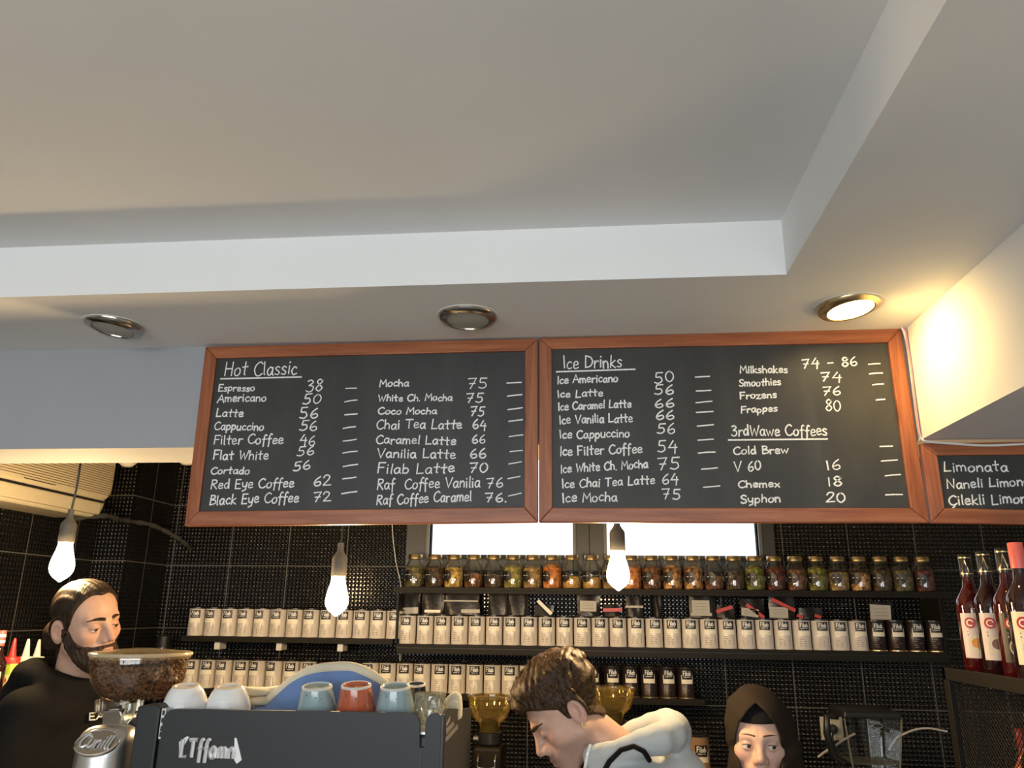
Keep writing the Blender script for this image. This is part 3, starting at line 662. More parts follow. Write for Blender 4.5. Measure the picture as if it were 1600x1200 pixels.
# ------------------------------------------------------------------ coffee tins
CR, CH = .0375, .125
def on_can(r, th0, z0):
    return lambda u, v, w=0: ((r + w) * math.sin(th0 + u / r), -(r + w) * math.cos(th0 + u / r), z0 + v)
def patch(mb, w, h, th0, z0, r, n=8):
    for k in range(n):
        a, b = -w / 2 + w * k / n, -w / 2 + w * (k + 1) / n; f = on_can(r, th0, z0)
        mb.add([f(a, 0), f(b, 0), f(b, h), f(a, h)], [(0, 1, 2, 3)])
    return mb
def tin(label, style, loc):
    t = thing('coffee_tin', label, 'tin', loc)
    bm = {'cream': 'cream', 'dark': 'dktin', 'kraft': 'kraft'}[style]
    MB().lathe([(CR - .001, 0), (CR, .001), (CR, .004), (CR - .0012, .0055), (CR - .0012, CH - .010), (CR, CH - .008), (CR, CH - .006)], seg=32).build('body', M[bm], t)
    MB().lathe([(CR + .0006, CH - .0072), (CR + .0008, CH - .001), (CR - .002, CH), (CR - .006, CH - .002), (.0, CH - .002)], seg=32).build('lid', M['lidblk'], t)
    if style == 'dark': MB().lathe([(CR - .0004, -.0003), (CR + .0006, .0006), (CR + .0006, .0042), (CR - .0004, .005)], seg=32, caps=False).build('bottom_rim', M['gold'], t)
    off = 0 if style != 'kraft' else -.02
    zl = CH - .047 + off
    lab = patch(MB(), .046, .035, 0, zl, CR + .0004).build('logo_panel', M['blk'], t, smooth=60)
    st, wd = strokes('Filab'); s = .033 / wd; hh = .0165; mb = MB()
    ribbons(mb, [[(p[0] * s - .0165, p[1] * hh) for p in q] for q in st], .0025, on_can(CR + .0009, 0, zl + .0135))
    for a, b in ((-.013, -.002), (.0, .013)): ribbons(mb, [[(a, 0), (b, 0)]], .0022, on_can(CR + .0009, 0, zl + .0075))
    mb.build('logo_lettering', M['white'], lab, smooth=0)
    st_ = MB(); patch(st_, .050, .017, 0, zl - .0195, CR + .0004)
    if style != 'cream': patch(st_, .003, .017, -.0235 / CR, zl - .003, CR + .0004, 1); patch(st_, .003, .017, .0235 / CR, zl - .003, CR + .0004, 1)
    np_ = st_.build('name_strip', M['strip'], t, smooth=60)
    pm = MB(); ribbons(pm, [[(-.014, 0), (.014, 0)]], .0022, on_can(CR + .0009, 0, zl - .011)); pm.build('name_print', M['print'], np_, smooth=0)
    pm = MB()
    for k in range(5):
        w = random.uniform(.010, .026); ribbons(pm, [[(-.021, 0), (-.021 + w, 0)]], .0024, on_can(CR + .0005, 0, zl - .029 - k * .008))
    if style == 'cream': ribbons(pm, [[(.021, 0), (.021, -.034)]], .0015, on_can(CR + .0005, 0, zl - .028))
    if style != 'kraft': pm.build('small_print', M['print' if style == 'cream' else 'plum_print'], t, smooth=0)
    return t
protos = {}
def row(xs, y_px, yc, z, style, labf, group, rot=.25, zj=0.0):
    xprev = -9
    for i, px in enumerate(xs):
        q = P(px, y_px, yc); xprev = max(q[0], xprev + 2 * CR + .0022); loc = (xprev, yc + random.uniform(-.002, .002), z)
        lab = labf(i + 1, len(xs))
        if style not in protos: protos[style] = tin(lab, style, loc); o = protos[style]; o['group'] = group
        else: o = dup(protos[style], loc, lab, group)
        # the printed front is turned a little towards or away from the room
        o.rotation_euler = (0, 0, random.uniform(-rot, rot) + math.atan2(-(q[0]), q[1]) * -.0)
def cnt(name): return lambda i, n: f'{name}, {nth(i)} from its left end'
yc = SF + CR + .004
xs26 = [637, 664, 690, 716, 744, 771, 797, 824, 851, 879, 906, 934, 962, 991, 1019, 1047, 1075, 1104, 1133, 1163, 1192, 1221, 1250, 1279, 1310, 1339]
row(xs26, 990, yc, ZC, 'cream', cnt('cream coffee tin on the long middle shelf'), 'cream tins on the long shelf', .12)
row([307, 331, 356, 381, 406, 432, 457, 484, 509, 534, 559, 585, 609], 980, SF + CR + .018, ZL, 'cream', cnt('cream coffee tin on the short left shelf'), 'cream tins on the short left shelf', .22)
row([297, 320, 345, 370, 396, 422, 447, 473, 578, 604, 630, 657, 683, 710, 736, 762, 790, 816, 842], 1065, yc, ZW, 'cream', cnt('cream coffee tin on the lowest shelf'), 'cream tins on the lowest shelf', .30)
row([1369, 1399, 1429, 1460], 990, yc, ZC, 'dark', lambda i, n: f'dark plum coffee tin, {nth(i)} of the four ending the long middle shelf', 'dark tins on the long shelf', .1)
row([926, 957, 983, 1011, 1039, 1066], 1070, yc, ZW, 'dark', lambda i, n: f'dark plum coffee tin, {nth(i)} from the left of six on the lowest shelf', 'dark tins on the lowest shelf', .12)

# ------------------------------------------------------------------ coffee pouches lying behind the tins
M['foil'] = plain('crinkled_black_foil', (.020, .018, .016), .28, bump=.5, nscale=18)
M['redtag'] = plain('red_clip', (.55, .05, .04), .45)
M['greytag'] = plain('grey_label', (.50, .47, .40), .6)
def pouch(px, wpx, py_top, tilt, label, extras=()):
    yb = SF + .125; q = P(px, 960, yb); top = P(px, py_top, yb)[2]; w = wpx / 1206.2 * 3.7 * .93; h = top - ZC
    t = thing('coffee_pouch', label, 'coffee bag', (q[0], yb, ZC), 'black pouches behind the tins', tilt)
    nx, nz = 9, 9; vs, fs = [], []
    for s in (-1, 1):
        for j in range(nz):
            for i in range(nx):
                u, v = i / (nx - 1) * 2 - 1, j / (nz - 1)
                d = .022 * (1 - u ** 4) * (1 - v ** 2.2) + .002
                vs.append((u * w / 2 * (1 - .04 * math.sin(v * 9 + px)), s * (d + .003 * math.sin(u * 5 + v * 7 + px)), v * h))
    for s in range(2):
        o = s * nx * nz
        for j in range(nz - 1):
            for i in range(nx - 1): fs.append((o + j * nx + i, o + j * nx + i + 1, o + (j + 1) * nx + i + 1, o + (j + 1) * nx + i))
    n2 = nx * nz
    for i in range(nx - 1): fs.append((i, i + 1, n2 + i + 1, n2 + i)); k = (nz - 1) * nx + i; fs.append((k, k + 1, n2 + k + 1, n2 + k))
    for j in range(nz - 1): fs.append((j * nx, (j + 1) * nx, n2 + (j + 1) * nx, n2 + j * nx)); k = j * nx + nx - 1; fs.append((k, k + nx, n2 + k + nx, n2 + k))
    mb = MB(); mb.add(vs, fs); mb.build('bag', M['foil'], t, smooth=50)
    for kind, ex, ey, ew, eh, ang in extras:     # pixel-size label pieces on the front of the bag
        c = P(ex, ey, yb - .03); W_, H_ = ew / 1206.2 * 3.64, eh / 1206.2 * 3.64
        x0, z0 = c[0] - q[0], c[2] - ZC; ca, sa = math.cos(ang), math.sin(ang)
        pts = [(x0 + a * W_ / 2 * ca - b * H_ / 2 * sa, -.030, z0 + a * W_ / 2 * sa + b * H_ / 2 * ca) for a, b in ((-1, -1), (1, -1), (1, 1), (-1, 1))]
        o = MB().prism(pts, (0, .004, 0)).build({'red': 'red_clip', 'paper': 'paper_label', 'cream': 'cream_strip'}[kind], M[{'red': 'redtag', 'paper': 'greytag', 'cream': 'strip'}[kind]], t, smooth=0)
        if kind == 'paper' and eh > 10:
            pm = MB()
            for k in range(3):
                zz = z0 + H_ * (.22 - .22 * k); pm.box((x0 - W_ * .34, -.0312, zz), (x0 + W_ * .34, -.0304, zz + .0022))
            pm.build('label_print', M['print'], o, smooth=0)
pouch(641, 32, 927, .0, 'black foil coffee pouch with a pale label, leftmost behind the long shelf tins', [('paper', 641, 954, 24, 9, .05)])
pouch(676, 35, 927, .06, 'plain black foil coffee pouch, second from the left behind the tins', [('cream', 675, 955, 24, 4, 0)])
pouch(722, 56, 928, 0, 'wide shiny black pouch with a folded seam behind the tins', [('paper', 735, 955, 28, 5, 0), ('paper', 720, 939, 52, 2, 0)])
pouch(778, 32, 928, -.05, 'shiny creased black pouch below the sixth spice jar')
pouch(809, 30, 928, .05, 'dull black pouch right of the creased shiny one')
pouch(850, 30, 946, 0, 'low black pouch with a slanted cream strip behind the tins', [('cream', 851, 949, 28, 5, -.75)])
pouch(920, 36, 928, 0, 'black pouch with a square white label left of the window bulb', [('paper', 919, 947, 24, 15, -.02)])
pouch(956, 26, 944, 0, 'small black pouch with a level red clip below the bulb', [('red', 957, 953, 28, 5, .03)])
pouch(991, 26, 932, 0, 'narrow black pouch with a grey bar right of the bulb', [('paper', 991, 948, 26, 3, 0)])
pouch(1028, 12, 930, 0, 'thin upright black pouch standing alone among the tins')
pouch(1098, 40, 930, 0, 'black pouch with a large crumpled white label', [('paper', 1095, 948, 25, 18, 0), ('paper', 1096, 960, 30, 4, 0)])
pouch(1134, 26, 946, 0, 'low black pouch with a rising red clip', [('red', 1132, 952, 24, 5, .3)])
pouch(1176, 36, 936, 0, 'black pouch with a pale label crossed by a falling red clip', [('paper', 1172, 957, 24, 11, -.12), ('red', 1180, 955, 30, 5, -.65)])
pouch(1222, 38, 932, 0, 'black pouch with a pale label under a long falling red clip', [('paper', 1217, 957, 26, 15, -.04), ('red', 1224, 945, 36, 5, -.45)])
pouch(1266, 34, 950, 0, 'very low black pouch showing two red tips', [('red', 1250, 963, 9, 4, -.3), ('red', 1278, 963, 9, 4, -.3)])
pouch(1377, 34, 940, 0, 'black pouch with a square pale label behind the dark tins', [('paper', 1376, 957, 28, 21, -.05)])

# ------------------------------------------------------------------ spice jars
JR, JH = .0435, .145
def chunks(name, cols, scale=95):
    m = NT(name); v = m.coords(); vo = m.add('ShaderNodeTexVoronoi'); vo.inputs['Scale'].default_value = scale; m.link(v, vo.inputs['Vector'])
    sp = m.add('ShaderNodeSeparateColor'); m.link(vo.outputs['Color'], sp.inputs[0])
    m.link(m.ramp(sp.outputs[0], [(i / (len(cols) - 1), rgb(*c)) for i, c in enumerate(cols)]), m.b.inputs['Base Color'])
    m.bump(vo.outputs['Distance'], 1.0, .006); m.set(rough=.7); return m.m
CONT = {
 'grey-green herbs': chunks('grey_green_herbs', [(70, 62, 35), (120, 108, 66), (150, 138, 92)]),
 'dark brown tea': chunks('dark_brown_tea', [(48, 36, 22), (86, 62, 38), (116, 88, 55)]),
 'golden flowers': chunks('golden_flowers', [(90, 66, 22), (190, 150, 62), (226, 200, 120)], 80),
 'russet leaves': chunks('russet_leaves', [(66, 40, 20), (128, 82, 48), (170, 116, 70)]),
 'pale green leaves': chunks('pale_green_leaves', [(110, 104, 46), (160, 150, 78), (196, 184, 112)]),
 'tan petals': chunks('tan_petals', [(120, 94, 52), (178, 144, 88), (206, 178, 124)]),
 'orange petals': chunks('orange_petals', [(150, 74, 26), (212, 128, 56), (236, 170, 92)], 80),
 'yellow grains': chunks('yellow_grains', [(160, 118, 44), (206, 160, 76), (230, 196, 120)], 170),
 'mixed nut pieces': chunks('mixed_nut_pieces', [(60, 36, 18), (150, 98, 48), (224, 178, 116)], 70),
 'dark red fruit': chunks('dark_red_fruit', [(52, 18, 16), (104, 44, 36), (140, 74, 58)]),
 'olive herbs': chunks('olive_herbs', [(76, 76, 24), (128, 128, 50), (168, 164, 84)]),
}
seq = [(648, 'grey-green herbs', .85), (679, 'dark brown tea', .85), (709, 'golden flowers', .80), (740, 'russet leaves', .55), (771, 'dark brown tea', .5), (801, 'pale green leaves', .9), (830, 'tan petals', .85), (860, 'orange petals', .95),
       (888, 'yellow grains', .45), (918, 'yellow grains', .42), (950, 'tan petals', .75), (982, 'orange petals', .88), (1015, 'russet leaves', .9), (1050, 'mixed nut pieces', .95), (1083, 'mixed nut pieces', .9), (1113, 'russet leaves', .5),
       (1143, 'dark brown tea', .72), (1175, 'olive herbs', .95), (1207, 'dark red fruit', .9), (1239, 'russet leaves', .8), (1271, 'olive herbs', .92), (1303, 'tan petals', .7), (1337, 'mixed nut pieces', .7), (1367, 'dark brown tea', .8), (1398, 'grey-green herbs', .8), (1430, 'dark red fruit', .8)]
GP = [(JR - .006, 0), (JR - .001, .003), (JR, .008), (JR, .088), (JR - .003, .098), (JR - .013, .117), (JR - .015, .124), (JR - .015, .128)]
jar0 = None; shared = {}
for i, (px, kind, fill) in enumerate(seq):
    q = P(px, 900, SF + .052); xj = max(q[0], (xj if i else -9) + 2 * JR + .001); loc = (xj, SF + .052 + random.uniform(-.002, .003), ZJ)
    lab = f'lidded glass jar of {kind} on the top shelf, {nth(i + 1)} from the left'
    j = thing('spice_jar', lab, 'jar', loc, 'spice jars on the top shelf')
    if not shared:
        shared['g'] = MB().lathe(GP, seg=20).build('glass_body', M['glass'], j).data
        shared['l'] = MB().lathe([(.0, JH), (JR - .013, JH), (JR - .0115, JH - .003), (JR - .0115, JH - .020), (JR - .014, JH - .021)], seg=28).build('lid', M['gold'], j).data
        lb = MB()
        f = on_can(JR + .0008, 0, .052); n = 20
        lb.add([f(0, 0)] + [f(.024 * math.cos(2 * pi * k / n), .024 * math.sin(2 * pi * k / n)) for k in range(n)], [(0, 1 + k, 1 + (k + 1) % n) for k in range(n)])
        lo_ = lb.build('round_label', M['blk'], j, smooth=0); shared['r'] = lo_.data
        pm = MB(); ribbons(pm, [[(-.013, .003), (.011, .003)]], .002, on_can(JR + .0014, 0, .052));
        shared['p'] = pm.build('label_print', M['white'], lo_, smooth=0).data
        shared['rot'] = None
    else:
        for nm, k in (('glass_body', 'g'), ('lid', 'l')): o = bpy.data.objects.new(nm, shared[k]); COL.objects.link(o); o.parent = j
        lo_ = bpy.data.objects.new('round_label', shared['r']); COL.objects.link(lo_); lo_.parent = j
        o = bpy.data.objects.new('label_print', shared['p']); COL.objects.link(o); o.parent = lo_
    lo_.rotation_euler = (0, 0, -.62 + random.uniform(-.15, .15))
    hz = .006 + .100 * fill; r = JR - .0025
    rim = r if hz < .09 else r - .010
    MB().lathe([(.0, .002), (r - .004, .002), (r, .008), (r, min(hz - .006, .088)), (rim - .004, hz), (rim * .5, hz + .004), (.0, hz + .006)], seg=24).build('contents', CONT[kind], j)
# ------------------------------------------------------------------ people
def skin(name, c):
    m = NT(name); at = m.add('ShaderNodeAttribute', attribute_name='tint'); v = m.coords()
    f = m.noise(v, 60, 4)
    col = m.ramp(f, [(0.3, tuple(x * .93 for x in c) + (1,)), (0.7, tuple(min(1, x * 1.05) for x in c) + (1,))])
    mx = m.add('ShaderNodeMix', data_type='RGBA', blend_type='MULTIPLY'); mx.inputs[0].default_value = 1
    m.link(col, mx.inputs[6]); m.link(at.outputs['Color'], mx.inputs[7]); m.link(mx.outputs[2], m.b.inputs['Base Color'])
    m.set(rough=.48, spec=.4, sss=.12); m.b.inputs['Subsurface Radius'].default_value = (.01, .004, .002)
    m.bump(m.noise(v, 260, 3), .10, .001); return m.m
def strands(name, c0, c1, rot=(0, 0, 0), scale=(160, 14, 60), rough=.5):
    m = NT(name); v = m.coords(scale=scale, rot=rot); f = m.noise(v, 1.0, 4, .6, .4)
    m.link(m.ramp(f, [(.3, c0 + (1,)), (.72, c1 + (1,))]), m.b.inputs['Base Color']); m.set(rough=rough, spec=.22); m.bump(f, .55, .004); return m.m
def cloth(name, c, rough=.9, var=.10, sheen=.12):
    m = NT(name); v = m.coords(); f = m.noise(v, 14, 5)
    m.link(m.ramp(f, [(.3, tuple(x * (1 - var) for x in c) + (1,)), (.7, tuple(min(1, x * (1 + var)) for x in c) + (1,))]), m.b.inputs['Base Color'])
    m.set(rough=rough, spec=.2, sheen=sheen); m.bump(m.noise(v, 320, 3), .25, .0015); return m.m
EYE_C = np.array([.0318, .0735, -.002])
def head_sdf(p, hz=.0052, zo=-.001, nose=1.0, jaw=1.0, ears=True):
    q = p.copy(); q[:, 0] = np.abs(q[:, 0])
    d = sd_ell(p, (0, -.012, .042), (.075, .094, .073))
    d = smin(d, sd_ell(p, (0, .020, -.012), (.0625, .066, .094)), .03)
    d = smin(d, sd_cap(q, (.050 * jaw, .008, -.052), (.014, .066, -.098), .021, .017), .03)
    d = smin(d, sd_ell(p, (0, .078, -.102), (.021, .016, .016)), .02)
    d = smin(d, sd_ell(q, (.042, .054, -.023), (.020, .021, .020)), .025)
    d = smin(d, sd_cap(q, (.008, .083, .019), (.040, .069, .020), .0100, .009), .016)
    d = smax(d, -sd_ell(q, (.032, .103, -.002), (.019, .0195, .0145)), .014)
    d = smin(d, sd_cap(p, (0, .084, .014), (0, .084 + .026 * nose, -.029), .0076, .0108), .016)
    d = smin(d, sd_ell(p, (0, .086, -.031), (.0155, .017, .013)), .010)
    d = smin(d, sd_ell(q, (.0110, .096, -.036), (.0080, .0105, .0075)), .010)
    d = smax(d, -sd_ell(q, (.0065, .101, -.0435), (.0035, .005, .004)), .003)
    d = smin(d, sd_ell(p, (0, .074, -.066), (.034, .024, .026)), .02)
    d = smin(d, sd_cap(q, (0, .0985, -.0600), (.021, .0885, -.0640), .0052, .003), .006)
    d = smin(d, sd_cap(q, (0, .0970, -.0725), (.018, .0875, -.0690), .0062, .003), .006)
    d = smax(d, -sd_cap(q, (0, .1065, -.0660), (.024, .0920, -.0665), .0022, .0014), .003)
    lid = np.sqrt(((q - EYE_C.astype(np.float32)) ** 2).sum(1)) - .0142
    g = (np.sqrt(((q[:, 0] - EYE_C[0]) / .0138) ** 2 + ((q[:, 2] - EYE_C[2] - zo) / hz) ** 2) - 1) * hz
    d = smin(d, np.maximum(lid, -g), .0035)
    if not ears: return smin(d, sd_cap(p, (0, -.020, -.070), (0, -.048, -.20), .054, .060), .03)
    e = q - np.array([.0765, -.012, -.010], np.float32)
    e2 = np.stack([e[:, 0] * .94 - e[:, 1] * -.34, e[:, 0] * -.34 + e[:, 1] * .94, e[:, 2] + e[:, 1] * .18], 1)
    d = smin(d, sd_ell(e2, (.005, 0, 0), (.0090, .0205, .0335)), .006)
    d = smax(d, -sd_ell(e2, (.0150, .003, .003), (.0085, .012, .020)), .004)
    d = smin(d, sd_ell(e2, (.005, .010, -.002), (.006, .005, .008)), .004)
    d = smin(d, sd_cap(p, (0, -.020, -.070), (0, -.048, -.20), .054, .060), .03)
    return d
def frame(F, U):
    F = np.array(F, float); F /= np.linalg.norm(F); U = np.array(U, float); U -= F * (U @ F); U /= np.linalg.norm(U)
    return np.stack([np.cross(F, U), F, U], 1)      # columns: person's right, forward, up
def smoothstep(a, b, x): t = np.clip((x - a) / (b - a), 0, 1); return t * t * (3 - 2 * t)
def lump(p, f, a):
    return a * (np.sin(p[:, 0] * f + 1.3 * np.sin(p[:, 2] * f * .7)) * np.sin(p[:, 1] * f * .9 + 2.1) + .6 * np.sin(p[:, 2] * f * 1.3 + 2 * np.sin(p[:, 0] * f * .5)))
def hand_net(W, dirv, nrm, curl=.5):
    def f(p):
        d = sd_ell(p, (0, .045, 0), (.041, .052, .0135))
        d = smin(d, sd_cap(p, (0, -.07, 0), (0, .01, 0), .027, .025), .02)
        for x, l in ((.030, .070), (.010, .079), (-.010, .074), (-.029, .058)):
            a = np.array([x, .086, 0]); pts = [a]; ang = .15
            for k, s in enumerate((.45, .32, .23)):
                ang += curl * (.5 + .35 * k); a = a + l * s * np.array([x * .8, math.cos(ang), -math.sin(ang)]); pts.append(a)
            d = smin(d, chain(p, pts, (.0092, .0086, .008, .0068), .003), .006)
        d = smin(d, chain(p, [(.028, .012, -.002), (.052, .048, -.010), (.055, .076, -.022), (.050, .098, -.032)], (.015, .0115, .0098, .008), .004), .012)
        return d
    v, fc = surface_net(f, (-.06, -.08, -.10), (.09, .19, .035), .0035)
    R = frame(dirv, nrm)
    return np.array(W) + v @ R.T, fc
def raycast(sdf, px, py, lift=0.0, t0=1.2, t1=3.2):
    d = ray(px, py); d = d / np.linalg.norm(d); t = np.linspace(t0, t1, 1200); p = (CAM + t[:, None] * d).astype(np.float32)
    s = sdf(p); k = np.argmax(s < lift)
    return p[k] if s[k] < lift else None
def solve_surface_y(sdf, x, z):
    y = np.linspace(.14, .0, 400); p = np.stack([np.full_like(y, x), y, np.full_like(y, z)], 1).astype(np.float32); s = sdf(p); return y[np.argmax(s < 0)]
def leg_line(T, hip, z):
    if T.get('sit'): knee = hip + T['fwd'] * .38 + np.array([0, 0, .02]); return knee, np.array([knee[0], knee[1], z])
    foot = np.array([hip[0], hip[1], z]); return (hip + foot) / 2 + T['fwd'] * .02, foot
def person(label, O, R, hk, skinm, hairm, gaze, torso, brow=(.0030, .020, .027), stubble=0.0, voxel=.0021):
    """O, R: head origin and axes; torso: dict of world joints"""
    feet = np.array([torso['pelvis'][0], torso['pelvis'][1], 0.0])
    hs = lambda p: head_sdf(p, **hk)
    v, f = surface_net(hs, (-.10, -.125, -.205), (.10, .132, .14), voxel)
    tint = np.ones((len(v), 3)); x, y, z = np.abs(v[:, 0]), v[:, 1], v[:, 2]
    lip = np.exp(-((z + .0665) / .009) ** 2 * 1.2) * smoothstep(.024, .016, x) * smoothstep(.083, .09, y)
    tint *= 1 - lip[:, None] * np.array([.10, .27, .26])
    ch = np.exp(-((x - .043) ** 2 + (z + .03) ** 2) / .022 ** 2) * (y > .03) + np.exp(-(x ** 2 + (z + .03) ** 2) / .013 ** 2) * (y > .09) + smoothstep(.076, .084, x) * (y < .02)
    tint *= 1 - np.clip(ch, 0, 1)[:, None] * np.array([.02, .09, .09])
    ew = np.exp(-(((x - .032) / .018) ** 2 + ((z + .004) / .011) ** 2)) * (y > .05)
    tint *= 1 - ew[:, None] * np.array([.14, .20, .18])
    if stubble:
        st = smoothstep(-.035, -.06, z + .25 * np.maximum(0, .06 - y)) * smoothstep(-.02, .01, y) * smoothstep(-.135, -.105, z); tint *= 1 - stubble * st[:, None] * np.array([.40, .38, .34])
    hv = O + v @ R.T
    T = torso; pv = T['pelvis']
    def core(p):
        d = chain(p, [T['neck'], T['chest'], pv], (.06, .085, .09), .05)
        for sh, el, wr in T['arms']: d = smin(d, chain(p, [sh, el, wr], (.045, .038, .026), .02), .03)
        for s in (-1, 1):
            hip = pv + T['side'] * s * .09; knee, foot = leg_line(T, hip, .09)
            d = smin(d, chain(p, [hip, knee, foot], (.085, .055, .042), .03), .05)
        return d
    allp = np.array([T['neck'], pv] + [q for a in T['arms'] for q in a]); lo = allp.min(0) - (.55 if T.get('sit') else .2); hi = allp.max(0) + (.55 if T.get('sit') else .2); lo[2] = 0; hi[2] = T['neck'][2] + .2
    cv, cf = surface_net(core, lo, hi, .016)
    parts = [(hv, f), (cv, cf)]
    for (sh, el, wr), (dv, nm, cu) in zip(T['arms'], T['hands']): parts.append(hand_net(wr + .05 * np.array(dv) / np.linalg.norm(dv), dv, nm, cu))
    parts = [(a - feet, b) for a, b in parts]
    me, vv = net_mesh('person', parts)
    ca = me.color_attributes.new('tint', 'FLOAT_COLOR', 'POINT'); cols = np.ones((len(vv), 4), np.float32); cols[:len(v), :3] = tint; ca.data.foreach_set('color', cols.ravel())
    root = finish('person', me, skinm, None, 180); root.location = feet; tag(root, label, 'person')
    # eyes
    for s in (-1, 1):
        c = EYE_C * np.array([s, 1, 1]); g = np.array(gaze, float); g /= np.linalg.norm(g)
        mb = MB(); mb.lathe([(.0, -.0126), (.0063, -.0109), (.0109, -.0063), (.0126, 0), (.0115, .0051), (.0089, .0089), (.0058, .0112), (.0024, .01235), (.0, .0126)], seg=24, axis=tuple(g))
        mb.v = [tuple(O + R @ (np.array(q) + c) - feet) for q in mb.v]
        e = mb.build('eye', [M['eyewhite'], M['iris'], M['pupil']], root, smooth=180); ed = e.data
        for pl in ed.polygons:
            cc = R.T @ (np.array(pl.center) + feet - O) - c; k = cc @ g / np.linalg.norm(cc)
            pl.material_index = 2 if k > .975 else (1 if k > .87 else 0)
    for s in (-1, 1):
        hz_, zo_ = hk.get('hz', .0052), hk.get('zo', -.001); pts = []
        for k in range(11):
            u = (k / 10 * 2 - 1) * .0128; zz = zo_ + hz_ * math.sqrt(max(0, 1 - (u / .0138) ** 2)) * (1 if hz_ > .003 else -1); yy = math.sqrt(max(1e-6, .0146 ** 2 - u * u - zz * zz))
            pts.append((s * (EYE_C[0] + u), EYE_C[1] + yy, EYE_C[2] + zz))
        mb = MB().tube(pts, [.0005 + .0006 * math.sin(pi * k / 10) for k in range(11)], 6)
        mb.v = [tuple(O + R @ np.array(q) - feet) for q in mb.v]; mb.build('eyelashes', M['lash'], root, smooth=180)
    if brow:
        for s in (-1, 1):
            pts = []; n = 9
            for k in range(n):
                t = k / (n - 1); bx = .010 + .042 * t; bz = brow[1] + (brow[2] - brow[1]) * math.sin(pi * (.22 + .62 * t)); pts.append((s * bx, solve_surface_y(hs, bx, bz) - .0008, bz))
            mb = MB().tube(pts, [brow[0] * (.75 + .5 * math.sin(pi * min(1, k / (n - 1) + .25))) * (1 - .55 * (k / (n - 1)) ** 3) for k in range(n)], 8)
            mb.v = [tuple(O + R @ np.array(q) - feet) for q in mb.v]; mb.build('eyebrow', hairm, root, smooth=180)
    return root, feet, hs
def shell(name, fn, O, R, feet, mat, root, lo=(-.13, -.20, -.2), hi=(.13, .16, .19), h=.0026):
    v, f = surface_net(fn, lo, hi, h); me, _ = net_mesh(name, [(O + v @ R.T - feet, f)]); return finish(name, me, mat, root, 180)
def worldnet(name, fn, lo, hi, h, feet, mat, root):
    v, f = surface_net(fn, lo, hi, h); me, _ = net_mesh(name, [(v - feet, f)]); return finish(name, me, mat, root, 180)
M['lash'] = plain('dark_lashes', (.02, .012, .008), .6); M['eyewhite'] = plain('eye_white', (.72, .68, .64), .15, var=.02); M['iris'] = plain('brown_iris', (.10, .055, .03), .15); M['pupil'] = plain('black_pupil', (.005, .005, .005), .1)
def top_sdf(T, hood=True, fat=1.0, sleeves=True, fold=.006):
    def f(p):
        n, s, fw, pv, ch = T['neck'], T['side'], T['fwd'], T['pelvis'], T['chest']; Z = np.array([0, 0, 1.0])
        d = None
        for k in (-1, 1):
            e = chain(p, [n - Z * .085 + s * k * .095, ch + s * k * .10, pv + s * k * .085], (.085 * fat, .118 * fat, .125 * fat), .05); d = e if d is None else smin(d, e, .07)
        d = smin(d, chain(p, [n - Z * .10, ch, pv], (.085 * fat, .125 * fat, .13 * fat), .05), .05)
        for sh, el, wr in T['arms']: d = smin(d, chain(p, [sh, el, wr], (.074 * fat, .064, .045), .03), .055)
        d = smin(d, sd_cap(p, n - Z * .03, n - Z * .12, T.get('neckr', .07), .10), .06)
        if hood:
            pts = []
            for a in np.linspace(-2.55, 2.55, 13):
                r = .092 + .022 * max(0, math.cos(a)); pts.append(n - fw * math.cos(a) * r * 1.05 + s * math.sin(a) * r + Z * (T.get('hoodz', 0) + .025 * math.cos(a)))
            e = chain(p, pts, [.024 + .020 * max(0, math.cos(a)) for a in np.linspace(-2.55, 2.55, 13)], .01)
            d = smin(d, e, .022)
            if T.get('fill'): d = smin(d, sd_ell(p, n - fw * .05 - Z * .075, (.115, .17, .075)), .04)
            d = smin(d, sd_ell(p, n - fw * T.get('hoodback', .135) - Z * .05, (.070, .085, .080)), .04)
        return d + lump(p, 34, fold * .6) + lump(p, 15, fold)
    return f
def dress(root, feet, T, ts, mt, mp, name='hoodie'):
    pts = np.array([T['neck'], T['pelvis']] + [q for a in T['arms'] for q in a]); lo = pts.min(0) - .24; hi = pts.max(0) + .22; lo[2] = T['pelvis'][2] - .16
    cut = [(wr, (wr - el) / np.linalg.norm(wr - el)) for sh, el, wr in T['arms']]
    def f(p):
        d = ts(p)
        d = smax(d, -(p[:, 2] - (T['pelvis'][2] - .10)), .01)
        for w, a in cut:
            near = np.sqrt(((p - w) ** 2).sum(1)) < .075
            d = np.where(near, np.maximum(d, (p - w) @ a), d)
        return d
    o = worldnet(name, f, lo, hi, .0085, feet, mt, root)
    pv = T['pelvis']
    def g(p):
        d = None
        for k in (-1, 1):
            hip = pv + T['side'] * k * .085; knee, ft = leg_line(T, hip, .06); e = chain(p, [hip, knee, ft], (.115, .085, .07), .03); d = e if d is None else smin(d, e, .05)
        return smax(d, p[:, 2] - pv[2] - .02, .01) + lump(p, 20, .004)
    worldnet('trousers', g, (pv[0] - .56, pv[1] - .56, .04), (pv[0] + .56, pv[1] + .56, pv[2] + .14), .014, feet, mp, root)
    for k in (-1, 1):
        c = leg_line(T, pv + T['side'] * k * .085, 0)[1]
        def h(p): return smax(smin(sd_cap(p, c + T['fwd'] * -.05 + (0, 0, .045), c + T['fwd'] * .15 + (0, 0, .035), .048, .042), sd_cap(p, c + (0, 0, .05), c + (0, 0, .10), .05), .03), -p[:, 2], .006)
        worldnet('shoe', h, c - (.24, .24, .02), c + (.24, .24, .16), .01, feet, M['blackpl'], root)
    return o
